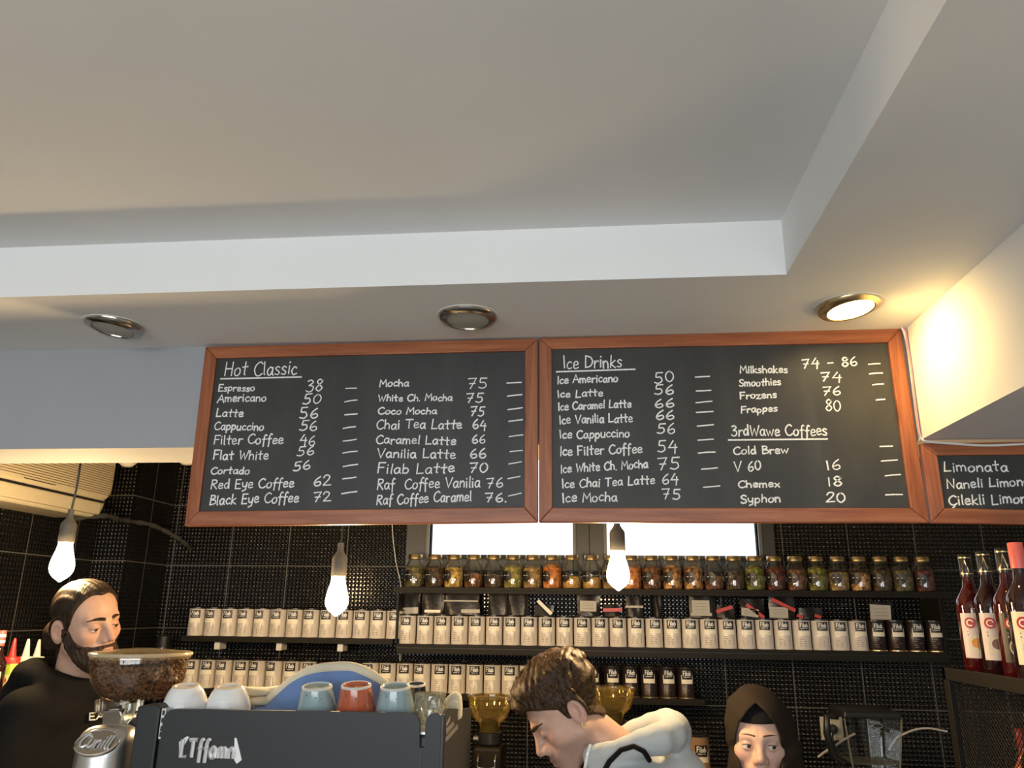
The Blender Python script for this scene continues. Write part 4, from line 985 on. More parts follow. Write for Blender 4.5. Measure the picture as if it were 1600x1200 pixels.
def joints(neck, fwd, lean, pelvis, arms, hands, shw=.185, drop=.075):
    fwd = np.array(fwd, float); fwd /= np.linalg.norm(fwd); side = np.cross(fwd, [0, 0, 1.0]); neck = np.array(neck); pelvis = np.array(pelvis, float)
    T = dict(neck=neck, fwd=fwd, side=side, pelvis=pelvis, chest=(neck * .62 + pelvis * .38) + fwd * .03, arms=[], hands=hands)
    for k, (el, wr) in zip((1, -1), arms):
        sh = neck + side * k * shw - np.array([0, 0, drop]) + fwd * lean; T['arms'].append((sh, sh + np.array(el), sh + np.array(wr)))
    return T
M['blackcloth'] = cloth('black_sweat_cloth', (.0065, .0058, .0055), sheen=0); M['jeans'] = cloth('dark_jeans', (.02, .022, .03))

# --- bearded man with tied-back hair at the grinder
R1 = frame((.93, -.34, -.09), np.array([0, 0, 1]) + .20 * np.array([-.34, -.93, 0]))
O1 = P(165, 979, 2.20) - R1 @ np.array([0, .082, -.002])
hk1 = dict(hz=.0036, zo=-.0032, nose=1.05, jaw=1.02)
n1 = O1 + R1 @ np.array([0, -.060, -.175])
T1_ = joints(n1 + R1 @ np.array([0, .012, 0]), (.99, .12, 0), -.02, n1 + np.array([-.16, .03, -.56]), [((-.02, -.07, -.27), (.20, -.10, -.335)), ((.05, .03, -.28), (.30, -.06, -.36))],
             [((.9, -.25, .12), (0, .2, 1), .5), ((.9, -.3, .1), (0, .2, 1), .5)])
M['skin1'] = skin('warm_fair_skin', (.60, .365, .255)); M['hair1'] = strands('dark_brown_hair', (.010, .006, .004), (.050, .030, .017)); M['beard1'] = strands('brown_beard', (.016, .009, .005), (.075, .042, .022), scale=(150, 150, 30), rough=.6)
r1, f1, hs1 = person('bearded person with dark tied-back hair in a black hoodie, looking down behind the grinder', O1, R1, hk1, M['skin1'], M['hair1'], (-.1, 1, -.30), T1_, brow=(.0040, .0165, .0245))
def hair1(p):
    x, y, z = np.abs(p[:, 0]), p[:, 1], p[:, 2]
    line = np.interp(z, [-.12, -.07, -.04, -.012, .012, .05, .075, .10, .13], [-.075, -.045, -.020, .010, .026, .040, .050, .062, .09]) + .010 * smoothstep(.03, .0, x)
    d = hs1(p) - (.0055 + .003 * smoothstep(.05, .12, z)) + .0012 * np.sin(p[:, 0] * 330 + 30 * y) * smoothstep(.0, .05, z)
    d = smax(d, y - line, .006); d = np.maximum(d, -z - .085)
    d = smax(d, -sd_ell(np.stack([x, y, z], 1), (.084, -.010, -.010), (.020, .023, .036)), .004)
    d = smin(d, sd_ell(p, (0, -.134, -.050), (.040, .036, .046)) + lump(p, 90, .003), .014)
    return smin(d, sd_cap(p, (.0, -.09, -.05), (.012, -.075, -.12), .030, .020) + lump(p, 120, .0015), .015)
shell('hair', hair1, O1, R1, f1, M['hair1'], r1)
def beard(p, t0=.0035, t1=.017):
    x, y, z = np.abs(p[:, 0]), p[:, 1], p[:, 2]
    top = np.interp(y, [-.02, .0, .02, .04, .06, .08, .095, .115], [.012, .008, -.012, -.034, -.050, -.053, -.0495, -.0475])
    d = hs1(p) - (t0 + (t1 - t0) * smoothstep(-.055, -.105, z) * smoothstep(.0, .07, y)) + .0011 * np.sin(x * 420) * np.sin(z * 300 + y * 260) + .0008 * np.sin(y * 500 + z * 200)
    d = smax(d, z - top, .004); d = smax(d, -(y - np.interp(z, [-.15, -.10, -.05, .02], [.05, .030, .008, .004])), .006)
    return smax(d, -sd_ell(p, (0, .104, -.0665), (.021, .02, .0105)), .003)
shell('beard', beard, O1, R1, f1, M['beard1'], r1, lo=(-.09, -.03, -.155), hi=(.09, .14, .03), h=.0022)
ts1 = top_sdf(T1_, True)
dress(r1, f1, T1_, ts1, M['blackcloth'], M['jeans'])
st, wd = strokes('EAT'); mb = MB()
for q in st:
    pts = [raycast(ts1, 139 + p[0] / wd * 38, 1125 - p[1] * 10.5 - p[0] / wd * 2, .011) for p in q]
    pts = [p - f1 for p in pts if p is not None]
    if len(pts) > 1: mb.tube(pts, .0022, 6)
mb.build('chest_lettering', M['white'], r1)

# --- man in profile, looking down, pale blue hoodie
pit = math.radians(39)
R2 = frame((-math.cos(pit), -.24, -math.sin(pit)), (-math.sin(pit), .04, math.cos(pit)))
O2 = P(902, 1110, 2.02) - R2 @ np.array([-.078, -.012, -.010])
hk2 = dict(hz=.0006, zo=-.0065, nose=.95, jaw=1.0)
n2 = O2 + R2 @ np.array([0, -.046, -.178])
T2_ = joints(n2, (-1, -.05, 0), .02, n2 + np.array([-.09, .05, -.52]), [((-.03, .05, -.26), (-.20, -.02, -.30)), ((-.06, -.03, -.25), (-.22, .04, -.30))],
             [((-.9, .2, -.2), (0, 0, 1), .7), ((-.9, .1, -.2), (0, 0, 1), .7)])
T2_['hoodz'] = .045; T2_['neckr'] = .088; T2_['fill'] = True
M['skin2'] = skin('fair_skin', (.58, .36, .27)); M['hair2'] = strands('wavy_brown_hair', (.007, .004, .0025), (.085, .046, .021), scale=(140, 40, 140), rough=.5)
M['hoodie2'] = cloth('pale_blue_sweat_cloth', (.46, .49, .50), var=.05)
r2, f2, hs2 = person('person with short wavy brown hair and pale blue hoodie, head bent down in profile', O2, R2, hk2, M['skin2'], M['hair2'], (0, 1, -.9), T2_, brow=(.0046, .0175, .0215), stubble=1.0)
def hair2(p):
    x, y, z = np.abs(p[:, 0]), p[:, 1], p[:, 2]
    line = np.interp(z, [-.12, -.075, -.05, -.03, -.012, .02, .05, .075, .10, .16], [-.085, -.070, -.052, -.020, .016, .024, .064, .100, .112, .12])
    line = line + lump(p, 75, .005) * smoothstep(.02, .06, z)
    thick = .006 + .010 * smoothstep(.0, .05, z) + .017 * smoothstep(.06, .12, z) + .006 * smoothstep(.02, .09, y) * smoothstep(.04, .08, z)
    d = hs2(p) - thick + lump(p, 120, .0026) * smoothstep(.0, .06, z) - .0045 * (np.abs(np.sin(p[:, 0] * 95 + p[:, 1] * 60 + 2.2 * np.sin(p[:, 1] * 55 + p[:, 2] * 40))) - .5) * smoothstep(.01, .07, z) + lump(p, 60, .003) * smoothstep(.04, .09, z) + .0008 * np.sin(p[:, 0] * 300 + p[:, 1] * 420 + 3 * np.sin(p[:, 2] * 60 + p[:, 0] * 40)) 
    d = smax(d, y - line, .008); d = np.maximum(d, -z - .062)
    return smax(d, -sd_ell(np.stack([x, y, z], 1), (.084, -.008, -.012), (.020, .021, .034)), .004)
shell('hair', hair2, O2, R2, f2, M['hair2'], r2)
ts2 = top_sdf(T2_, True)
dress(r2, f2, T2_, ts2, M['hoodie2'], M['jeans'])
c = np.array([-.083, -.004, -.045]); mb = MB().tube([c + np.array([.0, .006 * math.cos(a), .0075 * math.sin(a)]) for a in np.linspace(0, 2 * pi, 17)], .0014, 6); mb.v = [tuple(O2 + R2 @ np.array(q) - f2) for q in mb.v]
mb.build('earring', M['gold'], r2)
def on_surface(ts, pts, lift, feet):
    out = []
    for a, b in zip(pts[:-1], pts[1:]):
        for k in range(8):
            q = raycast(ts, a[0] + (b[0] - a[0]) * k / 8, a[1] + (b[1] - a[1]) * k / 8, lift)
            if q is not None: out.append(q - feet)
    return out
q = on_surface(ts2, [(938, 1215), (952, 1190), (970, 1172), (990, 1166), (1006, 1174), (1016, 1190)], .006, f2)
if len(q) > 2: MB().tube(q, .0060, 8).build('apron_strap', M['blackcloth'], r2)
q = on_surface(ts2, [(922, 1164), (918, 1178), (914, 1200), (911, 1230)], .004, f2)
if len(q) > 2: MB().tube(q, .0042, 8).build('drawstring', M['china'], r2)

# --- person in a dark brown headscarf
tocam = CAM - P(1188, 1166, 2.3); tocam[2] = 0; tocam /= np.linalg.norm(tocam)
R3 = frame(tocam + np.array([.03, 0, -.07]), (0, 0, 1))
O3 = P(1187, 1166.5, 2.30) - R3 @ np.array([0, .082, -.002])
hk3 = dict(ears=False, hz=.0054, zo=-.0005, nose=.95, jaw=.95)
n3 = O3 + R3 @ np.array([0, -.046, -.185])
T3_ = joints(n3, tocam, .0, n3 + np.array([.02, .03, -.50]), [((-.05, -.04, -.26), (-.03, -.30, -.26)), ((.06, -.04, -.26), (.04, -.30, -.26))], [((0, -1, .1), (0, .1, 1), .5), ((0, -1, .1), (0, .1, 1), .5)], shw=.150)
T3_['sit'] = True
M['skin3'] = skin('light_skin', (.62, .40, .31)); M['hair3'] = strands('light_brown_brow', (.09, .05, .03), (.17, .10, .06))
M['scarf'] = cloth('dark_brown_scarf', (.024, .0165, .0105), var=.12, sheen=0); M['cap'] = cloth('black_undercap', (.006, .006, .0065), sheen=0)
r3, f3, hs3 = person('person in a dark brown headscarf over a black undercap, eyes turned aside', O3, R3, hk3, M['skin3'], M['hair3'], (-.42, 1, .02), T3_, brow=(.0021, .0205, .0275))
shell('undercap', lambda p: smax(hs3(p) - .005, -(p[:, 2] - .054 + .10 * np.maximum(0, .05 - p[:, 1])), .003), O3, R3, f3, M['cap'], r3, lo=(-.1, -.13, -.05), hi=(.1, .12, .16))
def scarf(p):
    x, y, z = p[:, 0], p[:, 1], p[:, 2]
    d = sd_ell(p, (0, -.008, .048), (.086, .114, .092))
    d = smin(d, chain(p, [(0, .0, -.01), (-.004, .020, -.085), (-.01, -.02, -.22)], (.082, .082, .115), .03), .03)
    d = smin(d, sd_cap(p, (-.034, -.020, .02), (-.056, -.01, -.14), .068, .078), .025)
    d = smin(d, sd_ell(p, (0, .03, -.27), (.17, .11, .10)), .06)
    d += .0035 * np.sin(x * 55 + z * 38 + 3 * np.sin(z * 20)) * smoothstep(.06, -.02, z) + .0018 * np.sin(z * 95 - x * 60)
    w = np.interp(z, [-.135, -.115, -.08, -.03, .02, .055, .085, .105], [0, .026, .044, .0570, .0575, .045, .024, 0.0])
    hole = np.maximum(np.abs(x - .002) - w, .0 - y)
    hole = np.where((z > .106) | (z < -.135), np.maximum(hole, .02), hole)
    return smax(d, -hole, .006)
shell('headscarf', scarf, O3, R3, f3, M['scarf'], r3, lo=(-.20, -.16, -.36), hi=(.20, .17, .17), h=.0032)
ts3 = top_sdf(T3_, False, .92)
dress(r3, f3, T3_, ts3, M['blackcloth'], M['jeans'], 'sweatshirt')
pv = T3_['pelvis']; zs_ = pv[2] - .125
so = thing('stool', 'low black round stool under the person in the headscarf', 'stool', (pv[0], pv[1], 0))
MB().lathe([(.0, zs_), (.15, zs_), (.16, zs_ - .01), (.16, zs_ - .035), (.0, zs_ - .04)], seg=32).build('seat', M['blackpl'], so)
for k in range(4):
    a = pi / 4 + k * pi / 2; MB().tube([(.10 * math.cos(a), .10 * math.sin(a), zs_ - .035), (.16 * math.cos(a), .16 * math.sin(a), .0)], .012, 8).build('leg', M['blackpl'], so)
# ------------------------------------------------------------------ counters that carry the machines
ct = thing('service_counter', 'long dark front counter under the espresso machine', 'counter', (-.3, 1.7, 0))
MB().prism([(-1.62, 1.36, .10), (.70, 1.36, .10), (.70, 1.62, .10), (-.16, 1.62, .10), (-.16, 1.98, .10), (-1.14, 1.98, .10), (-1.14, 1.62, .10), (-1.62, 1.62, .10)], (0, 0, .83)).build('cabinet', M['charcoal'], ct, smooth=0, world=True)
MB().prism([(-1.64, 1.33, .93), (.72, 1.33, .93), (.72, 1.64, .93), (-.14, 1.64, .93), (-.14, 2.0, .93), (-1.16, 2.0, .93), (-1.16, 1.64, .93), (-1.64, 1.64, .93)], (0, 0, .04)).build('worktop', M['blackpl'], ct, smooth=0, bevel=.004, world=True)
MB().prism([(-1.58, 1.42, 0), (.66, 1.42, 0), (.66, 1.58, 0), (-.2, 1.58, 0), (-.2, 1.94, 0), (-1.10, 1.94, 0), (-1.10, 1.58, 0), (-1.58, 1.58, 0)], (0, 0, .10)).build('plinth', M['blackpl'], ct, smooth=0, world=True)
bc = thing('service_counter', 'long dark back counter against the studded tile wall', 'counter', (-.3, 3.4, 0))
MB().box((-2.0, 3.02, .10), (1.7, 3.66, .90)).build('cabinet', M['charcoal'], bc, smooth=0, world=True)
MB().box((-2.02, 2.99, .90), (1.72, 3.69, .94)).build('worktop', M['blackpl'], bc, smooth=0, bevel=.004, world=True)
MB().box((-1.96, 3.08, 0), (1.66, 3.6, .10)).build('plinth', M['blackpl'], bc, smooth=0, world=True)

# ------------------------------------------------------------------ espresso machine
YM = 1.60
def pm_(px, py): return P(px, py, YM)
xl, xr = pm_(255, 1120)[0], pm_(690, 1130)[0]
ztl, ztr = pm_(268, 1108)[2], pm_(688, 1115)[2]
zb_ = .985; ZTRAY = ztl - .032
em = thing('espresso_machine', 'charcoal espresso machine seen from the back with cups on top', 'coffee machine', ((xl + xr) / 2, YM + .2, .97))
rr = .022
poly = [(xl, zb_), (xl, ztl - rr)] + [(xl + rr - rr * math.cos(a), ztl - rr + rr * math.sin(a)) for a in (pi / 8, pi / 4, 3 * pi / 8)] + [(xl + rr, ztl)]
for px, py in ((645, 1114), (650, 1117), (653.5, 1122), (655.5, 1130), (655.5, 1168), (663.5, 1168), (664.5, 1130), (667, 1122), (671, 1117), (676, 1115)):
    q = pm_(px, py); poly.append((q[0], q[2]))
poly += [(xr - .006, ztr), (xr, ztr - .006), (xr, zb_)]
MB().prism([(x, YM, z) for x, z in poly], (0, .012, 0)).build('back_panel', M['charcoal'], em, smooth=0, world=True)
MB().box((xl + .01, YM + .012, zb_), (xr - .004, YM + .36, ZTRAY - .004)).build('body', M['blackpl'], em, smooth=0, bevel=.006, world=True)
MB().box((xl + .008, YM + .0125, ZTRAY - .004), (xr - .002, YM + .37, ZTRAY)).build('cup_tray', M['alu'], em, smooth=0, world=True)
MB().box((xr - .001, YM - .002, zb_), (xr + .005, YM + .016, ztr - .002)).build('corner_trim', M['blackpl'], em, smooth=0, bevel=.001, world=True)
# right cheek with three slanted slots
def pr(px, py): return PX(px, py, xr + .004)
ck = [(692, 1114), (702, 1110), (722, 1114), (737, 1118), (741, 1300), (690, 1300)]
ck3 = [(YM + .014, ztr - .002), (YM + .05, ztr + .004), (YM + .20, ztr - .014), (YM + .37, ztr - .03), (YM + .37, zb_), (YM + .014, zb_)]
cheek = MB().prism([(xr - .002, y, z) for y, z in ck3], (.006, 0, 0)).build('side_panel', M['charcoal'], em, smooth=0, world=True)
sl_ = [((697, 1131), (703, 1119), (703, 1126), (697, 1136)), ((697, 1139), (708, 1127), (710, 1133), (697, 1148)), ((696, 1153), (715, 1132), (715, 1139), (696, 1160))]
for q4 in sl_:
    mb = MB(); pts = [PX(a, b, xr + .0045) for a, b in q4]; mb.prism(pts, (.0006, 0, 0)); mb.build('vent_slot', M['alu'], cheek, smooth=0, world=True)
# logo: chrome script in a dark recess
a, b = pm_(281, 1150), pm_(379, 1186)
rec = MB().prism([pm_(*q) + [0, -.0012, 0] for q in ((281, 1158), (290, 1150), (322, 1151), (369, 1153), (373, 1190), (280, 1184))], (0, .0011, 0)).build('logo_recess', M['blk'], em, smooth=0, world=True)
mb = MB(); st, wd = strokes('LTffamn')
A = pm_(283, 1182); wL = pm_(368, 1182)[0] - A[0]; hL = pm_(283, 1155)[2] - A[2]
for q in st:
    mb.tube([(A[0] + p[0] / wd * wL, YM - .004, A[2] + p[1] * hL * 1.02) for p in q], .0042, 6)
mb.build('logo_lettering', M['silver'], em, world=True)
MB().prism([pm_(*q) + [0, -.004, 0] for q in ((368, 1152), (371, 1153), (379, 1187), (371, 1193), (367, 1186))], (0, .004, 0)).build('logo_end', M['silver'], em, smooth=0, world=True)
MB().prism([pm_(*q) + [0, -.003, 0] for q in ((281, 1159), (293, 1150), (297, 1151), (288, 1166), (287, 1183), (281, 1183))], (0, .003, 0)).build('logo_flourish', M['silver'], em, smooth=0, world=True)
MB().box((pm_(657.5, 1169)[0] - .0012, YM - .0010, zb_), (pm_(659, 1169)[0] + .0005, YM - .0001, pm_(657, 1170)[2])).build('seam', M['blk'], em, smooth=0, world=True)
# left wing with its perforated strip
wx0, wx1 = pm_(206, 1150)[0], pm_(243, 1150)[0]
MB().prism([(wx0, YM + .005, zb_), (wx1, YM + .005, zb_), (wx1, YM + .005, pm_(243, 1107)[2]), (wx1 - .012, YM + .005, pm_(240, 1101)[2]), (wx0, YM + .005, pm_(207, 1104)[2])], (0, .06, 0)).build('left_wing', M['charcoal'], em, smooth=0, bevel=.004, world=True)
ps = MB().box((wx1 + .001, YM + .010, pm_(247, 1156)[2]), (xl - .001, YM + .03, pm_(247, 1108)[2])).build('perforated_strip', M['alu'], em, smooth=0, world=True)
for py in (1114, 1126, 1139, 1148):
    z = pm_(248, py)[2]; MB().box((wx1 + .003, YM + .009, z - .005), (xl - .003, YM + .0101, z + .004)).build('slot', M['blk'], ps, smooth=0, world=True)
MB().box((wx1 + .001, YM + .014, zb_), (xl - .001, YM + .03, pm_(247, 1157)[2])).build('gap_filler', M['blackpl'], em, smooth=0, world=True)

# ------------------------------------------------------------------ cups on the machine
def glaze(name, c, speck=True):
    m = NT(name); v = m.coords(); vo = m.add('ShaderNodeTexVoronoi'); vo.inputs['Scale'].default_value = 70; m.link(v, vo.inputs['Vector'])
    n = m.noise(v, 55, 2); d = m.math('ADD', vo.outputs['Distance'], m.math('MULTIPLY', n, .5))
    m.link(m.ramp(d, [(.30, (.03, .03, .03, 1)), (.33, c + (1,))]), m.b.inputs['Base Color']); m.set(rough=.12, spec=.5, coat=.5); return m.m
M['bluegl'] = glaze('speckled_blue_glaze', (.27, .37, .39)); M['redgl'] = glaze('speckled_orange_glaze', (.46, .105, .045)); M['navygl'] = plain('navy_glaze', (.012, .018, .03), .12); M['rawrim'] = plain('pale_unglazed_ring', (.62, .60, .55), .6)
def scale_at(px, py, Y): q = P(px, py, Y); return float((q - CAM) @ _Fw) / F_PX
def mug(label, kind, cx, pytop, wb, wt, Y, z0=None):
    z0 = ZTRAY if z0 is None else z0
    lean = math.radians(9.5)      # the rear rims rest on folded towel, so every cup leans to the front
    q = P(cx, pytop, Y); s = scale_at(cx, pytop, Y); rb, rt = wb * s / 2, wt * s / 2; lift = rb * math.sin(lean); h = (q[2] - z0 - lift) / math.cos(lean) - .004
    t = thing('coffee_cup' if kind == 'white' else 'mug', label, 'cup', (q[0], Y + h * math.sin(lean), z0 + lift), 'cups upside down on the machine')
    t.rotation_euler = (lean, 0, 0)
    if kind == 'white':
        pts = [(rb, 0), (rb * 1.0, .004), (rb * 1.0, h * .32), (rb * .95, h * .50), (rb * .86, h * .68), (rb * .755, h * .84), (rt * 1.08, h * .945), (rt, h * .985)]
        pr0 = pts + [(rt * .97, h), (rt * .80, h), (rt * .76, h * .97), (.0, h * .965)]
        MB().lathe(pr0, seg=48).build('bowl', M['china'], t)
        MB().lathe([(rt * 1.0, h * .990), (rt * .985, h + .0008), (rt * .80, h + .0008), (rt * .77, h * .985)], seg=48, caps=False).build('foot_ring', M['foot'], t)
        tr = h * .32; mb = MB()
        for k in range(26):
            a = -pi / 2 - .75 + 1.5 * k / 25; z1, z2 = h * .34, h * .62
            rA, rB = rb * 1.0, rb * .895
            mb.tube([(rA * math.cos(a), rA * math.sin(a), z1), (rb * .958 * math.cos(a), rb * .958 * math.sin(a), (z1 + z2) / 2), (rB * math.cos(a), rB * math.sin(a), z2)], .0009, 5)
        mb.build('fluting', M['china'], t)
    else:
        gm = {'blue': 'bluegl', 'red': 'redgl', 'navy': 'navygl'}[kind]
        MB().lathe([(rb * .95, 0), (rb, .003), (rb, .008), (rt * 1.02, h - .006), (rt, h - .002), (rt * .93, h), (rt * .88, h - .003), (.0, h - .0045)], seg=44).build('body', M[gm], t)
        MB().lathe([(rt * 1.012, h - .0045), (rt * 1.01, h - .0012), (rt * .95, h + .0006), (rt * .90, h - .001)], seg=44, caps=False).build('base_ring', M['rawrim'], t)
    return t
mug('white fluted cup upside down, next to the bean hopper', 'white', 291, 1068, 68, 40, 1.675)
mug('white fluted cup upside down, right of the other white one', 'white', 358, 1069, 67, 40, 1.69)
mug('pale blue speckled mug upside down, left of the orange mug', 'blue', 496, 1068, 64, 46, 1.68)
mug('orange speckled mug upside down between two pale blue mugs', 'red', 557, 1066, 66, 46, 1.675)
mug('pale blue speckled mug upside down, right of the orange mug', 'blue', 618, 1068, 68, 46, 1.68)
mug('navy cup with a pale base ring half hidden behind the blue mug', 'navy', 651, 1065, 34, 27, 1.90)
# cut-glass tumblers
def tumbler(px, Y, label):
    q = P(px, 1082, Y); h = q[2] - ZTRAY; s = scale_at(px, 1082, Y)
    t = thing('glass_tumbler', label, 'glass', (q[0], Y, ZTRAY), 'cut glass tumblers on the machine')
    mb = MB(); r = 21.5 * s; seg = 24
    rows = [(1.0, 0), (1.0, .012), (.95, h * .35), (.97, h * .55), (.92, h * .8), (.97, h * .93), (.85, h)]
    vs, fs = [], []
    for j, (k, z) in enumerate(rows):
        for i in range(seg): a = 2 * pi * i / seg; w = r * k * (1 + (.05 if (i + j) % 2 else -.04)); vs.append((w * math.cos(a), w * math.sin(a), z))
    for j in range(len(rows) - 1):
        for i in range(seg): l = (i + 1) % seg; fs.append((j * seg + i, j * seg + l, (j + 1) * seg + l, (j + 1) * seg + i))
    fs.append(tuple(range((len(rows) - 1) * seg, len(rows) * seg)))
    mb.add(vs, fs); mb.build('wall', M['cutglass'], t, smooth=0)
    MB().lathe([(.0, h * .82), (r * .8, h * .82), (r * .86, h * .96), (.0, h * .97)], seg=24).build('thick_base', M['cutglass'], t, smooth=30)
M['cutglass'] = thin_glass('cut_glass', (.86, .86, .78, 1), 1.0, .04, .10, (.8, .76, .6, 1))
tumbler(669, 1.655, 'cut glass tumbler upside down at the right end of the machine')
tumbler(676, 1.745, 'second cut glass tumbler right behind the front one')
# towels
M['bluetowel'] = cloth('blue_towel', (.135, .22, .43)); M['creamtowel'] = cloth('cream_terry', (.62, .57, .44))
def towel():
    t = thing('towel', 'blue towel with cream backing draped in an arch behind the mugs', 'towel', (P(510, 1100, 1.8)[0], 1.80, ZTRAY))
    ridge = cat_rom([(398, 1112), (415, 1097), (440, 1077), (466, 1058), (490, 1047), (520, 1043), (548, 1043), (570, 1050), (588, 1060), (605, 1073), (618, 1090), (624, 1112)], 5)
    n = len(ridge); m_ = 9
    def sheet(Ya, Yb, lift, inset):
        vs = []
        for i, (px, py) in enumerate(ridge):
            top = P(px, py - lift, Ya); 
            for j in range(m_):
                v = j / (m_ - 1); z = top[2] + (ZTRAY + .002 - top[2]) * v; z = max(z, ZTRAY + .009)
                y = Ya + (Yb - Ya) * v ** 1.5 + .010 * math.sin(i * .33 + v * 2.5) * v
                vs.append((top[0] + .006 * math.sin(v * 5 + i * .3), y, z))
        return vs, [(i * m_ + j, (i + 1) * m_ + j, (i + 1) * m_ + j + 1, i * m_ + j + 1) for i in range(n - 1) for j in range(m_ - 1)]
    for nm, Ya, Yb, lift, th, mat in (('blue_face', 1.785, 1.755, -3, .006, 'bluetowel'), ('cream_backing', 1.80, 1.86, 4, .012, 'creamtowel')):
        v, f = sheet(Ya, Yb, lift, 0); mb = MB(); mb.add(v, f); o = mb.build(nm, M[mat], t, smooth=180, world=True)
        sm = o.modifiers.new('thick', 'SOLIDIFY'); sm.thickness = th; sm.offset = 0
        su = o.modifiers.new('soft', 'SUBSURF'); su.levels = 1; su.render_levels = 1
    rp = [P(px, py, 1.792) for px, py in ridge]
    rp = [(p[0], p[1], max(p[2], ZTRAY + .012)) for p in rp]
    MB().tube(rp, [.008 + .004 * math.sin(pi * k / (n - 1)) for k in range(n)], 10).build('cream_hem', M['creamtowel'], t, smooth=180, world=True)
towel()
def roll(label, x0, x1, py, Y, r, mat, nl=3):
    a, b = P(x0, py, Y), P(x1, py, Y); t = thing('folded_cloth', label, 'cloth', ((a[0] + b[0]) / 2, Y, ZTRAY))
    H = (a[2] - ZTRAY)
    for k in range(nl):
        z = ZTRAY + H * (k + .5) / nl; rr_ = H / nl / 2
        pts = [(a[0] + (b[0] - a[0]) * i / 12, Y + .01 * math.sin(i * .6 + k), z + .0015 * math.sin(i * .9 + k * 2)) for i in range(13)]
        mb = MB().tube(pts, [rr_ * (1 if 0 < i < 12 else .7) for i in range(13)], 10); sc = []
        mb.v = [(p[0], Y + (p[1] - Y) * 2.6, p[2]) for p in mb.v]
        mb.build('fold', M[mat if k != 0 or nl == 1 else 'bluetowel'], t, smooth=180, world=True)
roll('cream terry cloth folded flat behind the second white cup', 372, 440, 1072, 1.80, .02, 'creamtowel', 3)
def scrap():
    q = P(705, 1108, 1.80); t = thing('folded_cloth', 'small cream cloth folded over at the right end of the machine', 'cloth', (q[0], 1.80, ZTRAY))
    s = scale_at(705, 1100, 1.80); pts = [(-17, 0), (-14, 12), (-6, 26), (6, 32), (15, 28), (17, 14), (17, 0)]
    lowz = ZTRAY; hz = P(705, 1079, 1.80)[2] - lowz; k = hz / 32
    mb = MB()
    mb.prism([(q[0] + a * s, 1.80 - .02, lowz + max(b * k, .001)) for a, b in pts], (0, .035, 0)); mb.build('cloth_fold', M['creamtowel'], t, smooth=0, bevel=.007, world=True)
    mb = MB().prism([(q[0] + a * s * .7 + .004, 1.80 - .028, lowz + max(b * k * .75, .001)) for a, b in pts], (0, .007, 0)); mb.build('cloth_flap', M['creamtowel'], t, smooth=0, bevel=.003, world=True)
scrap()

# ------------------------------------------------------------------ coffee grinder beside the machine
HY = 1.80
hq = P(221, 1024, HY); hs_ = scale_at(221, 1024, HY); HR = 71 * hs_; hz0 = hq[2]
gz = thing('coffee_grinder', 'aluminium coffee grinder with a large hopper full of beans, in front of the bearded person', 'coffee grinder', (hq[0], HY, .97))
def hzpx(py): return P(221, py, HY)[2]
zb1, zb2, zb3 = hzpx(1094), hzpx(1112), hzpx(1022)
prof = [(.048 * 1.0, zb2), (.050, zb1), (HR * .64, zb1 + .004), (HR * .80, zb1 + (zb3 - zb1) * .18), (HR * .94, zb1 + (zb3 - zb1) * .45), (HR * .99, zb1 + (zb3 - zb1) * .72), (HR * .98, zb3 - .004)]
M['hopper'] = thin_glass('smoky_hopper_plastic', (.93, .88, .80, 1), .7, .03, .015, (.6, .5, .35, 1))
hp = MB().lathe([(r, z) for r, z in prof[1:]], (hq[0], HY, 0), 48)
hp.f = [f for f in hp.f if len(f) == 4]; hp.build('hopper', M['hopper'], gz, world=True)
MB().lathe([(.0, zb3 + .014), (HR * .25, zb3 + .013), (HR * .93, zb3 + .006), (HR * 1.02, zb3 + .003), (HR * 1.02, zb3 - .008), (HR * .985, zb3 - .009)], (hq[0], HY, 0), 48).build('hopper_lid', thin_glass('clear_lid_plastic', (.96, .90, .78, 1), .8, .08, .12, (.62, .52, .34, 1)), gz, world=True)
MB().lathe([(.050, zb2 - .004), (.052, zb1), (.046, zb1)], (hq[0] - .036, HY, 0), 40).build('throat', M['hopper'], gz, world=True)
MB().tube([(hq[0] + HR * 1.02 * math.cos(a), HY + HR * 1.02 * math.sin(a), zb3 + .001) for a in np.linspace(0, 2 * pi, 49)], .0042, 8).build('lid_rim', thin_glass('frosted_lid_rim', (.96, .90, .78, 1), .8, .1, .5, (.66, .58, .40, 1)), gz, world=True)
# beans: a heap of small split ovals against the hopper wall
def bean_heap():
    vs0, fs0 = [], []
    mbb = MB(); L = [(.0, -1), (.5, -.85), (.85, -.45), (1, 0), (.85, .45), (.5, .85), (.0, 1)]
    mbb.lathe([(r * .0039, z * .0058) for r, z in L], seg=7, sy=.7)
    base = np.array(mbb.v); out = MB()
    zt = hzpx(1036)
    for k in range(2600):
        if k < 1900:
            z = zb1 + .008 + (zt - zb1 - .008) * rng.random(); rad = np.interp(z, [p[1] for p in prof], [p[0] for p in prof]) - .006 - .004 * rng.random(); a = rng.random() * 2 * pi
        else:
            rad = HR * .95 * math.sqrt(rng.random()); a = rng.random() * 2 * pi; z = zt + .004 + .010 * (1 - rad / HR) + .004 * rng.random()
        q, r_ = np.linalg.qr(rng.normal(size=(3, 3)))
        out.add(base @ q.T + [hq[0] + rad * math.cos(a), HY + rad * math.sin(a), z], mbb.f)
    o = out.build('coffee_beans', plain('roasted_beans', (.15, .066, .030), .36, var=.5, nscale=110), gz, smooth=180, world=True); o['kind'] = 'stuff'
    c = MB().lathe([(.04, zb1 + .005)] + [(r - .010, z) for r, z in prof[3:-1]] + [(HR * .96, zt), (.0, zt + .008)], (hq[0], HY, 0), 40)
    c.build('bean_mass', plain('bean_mass_brown', (.03, .013, .007), .6, nscale=160, var=.5), gz, world=True)
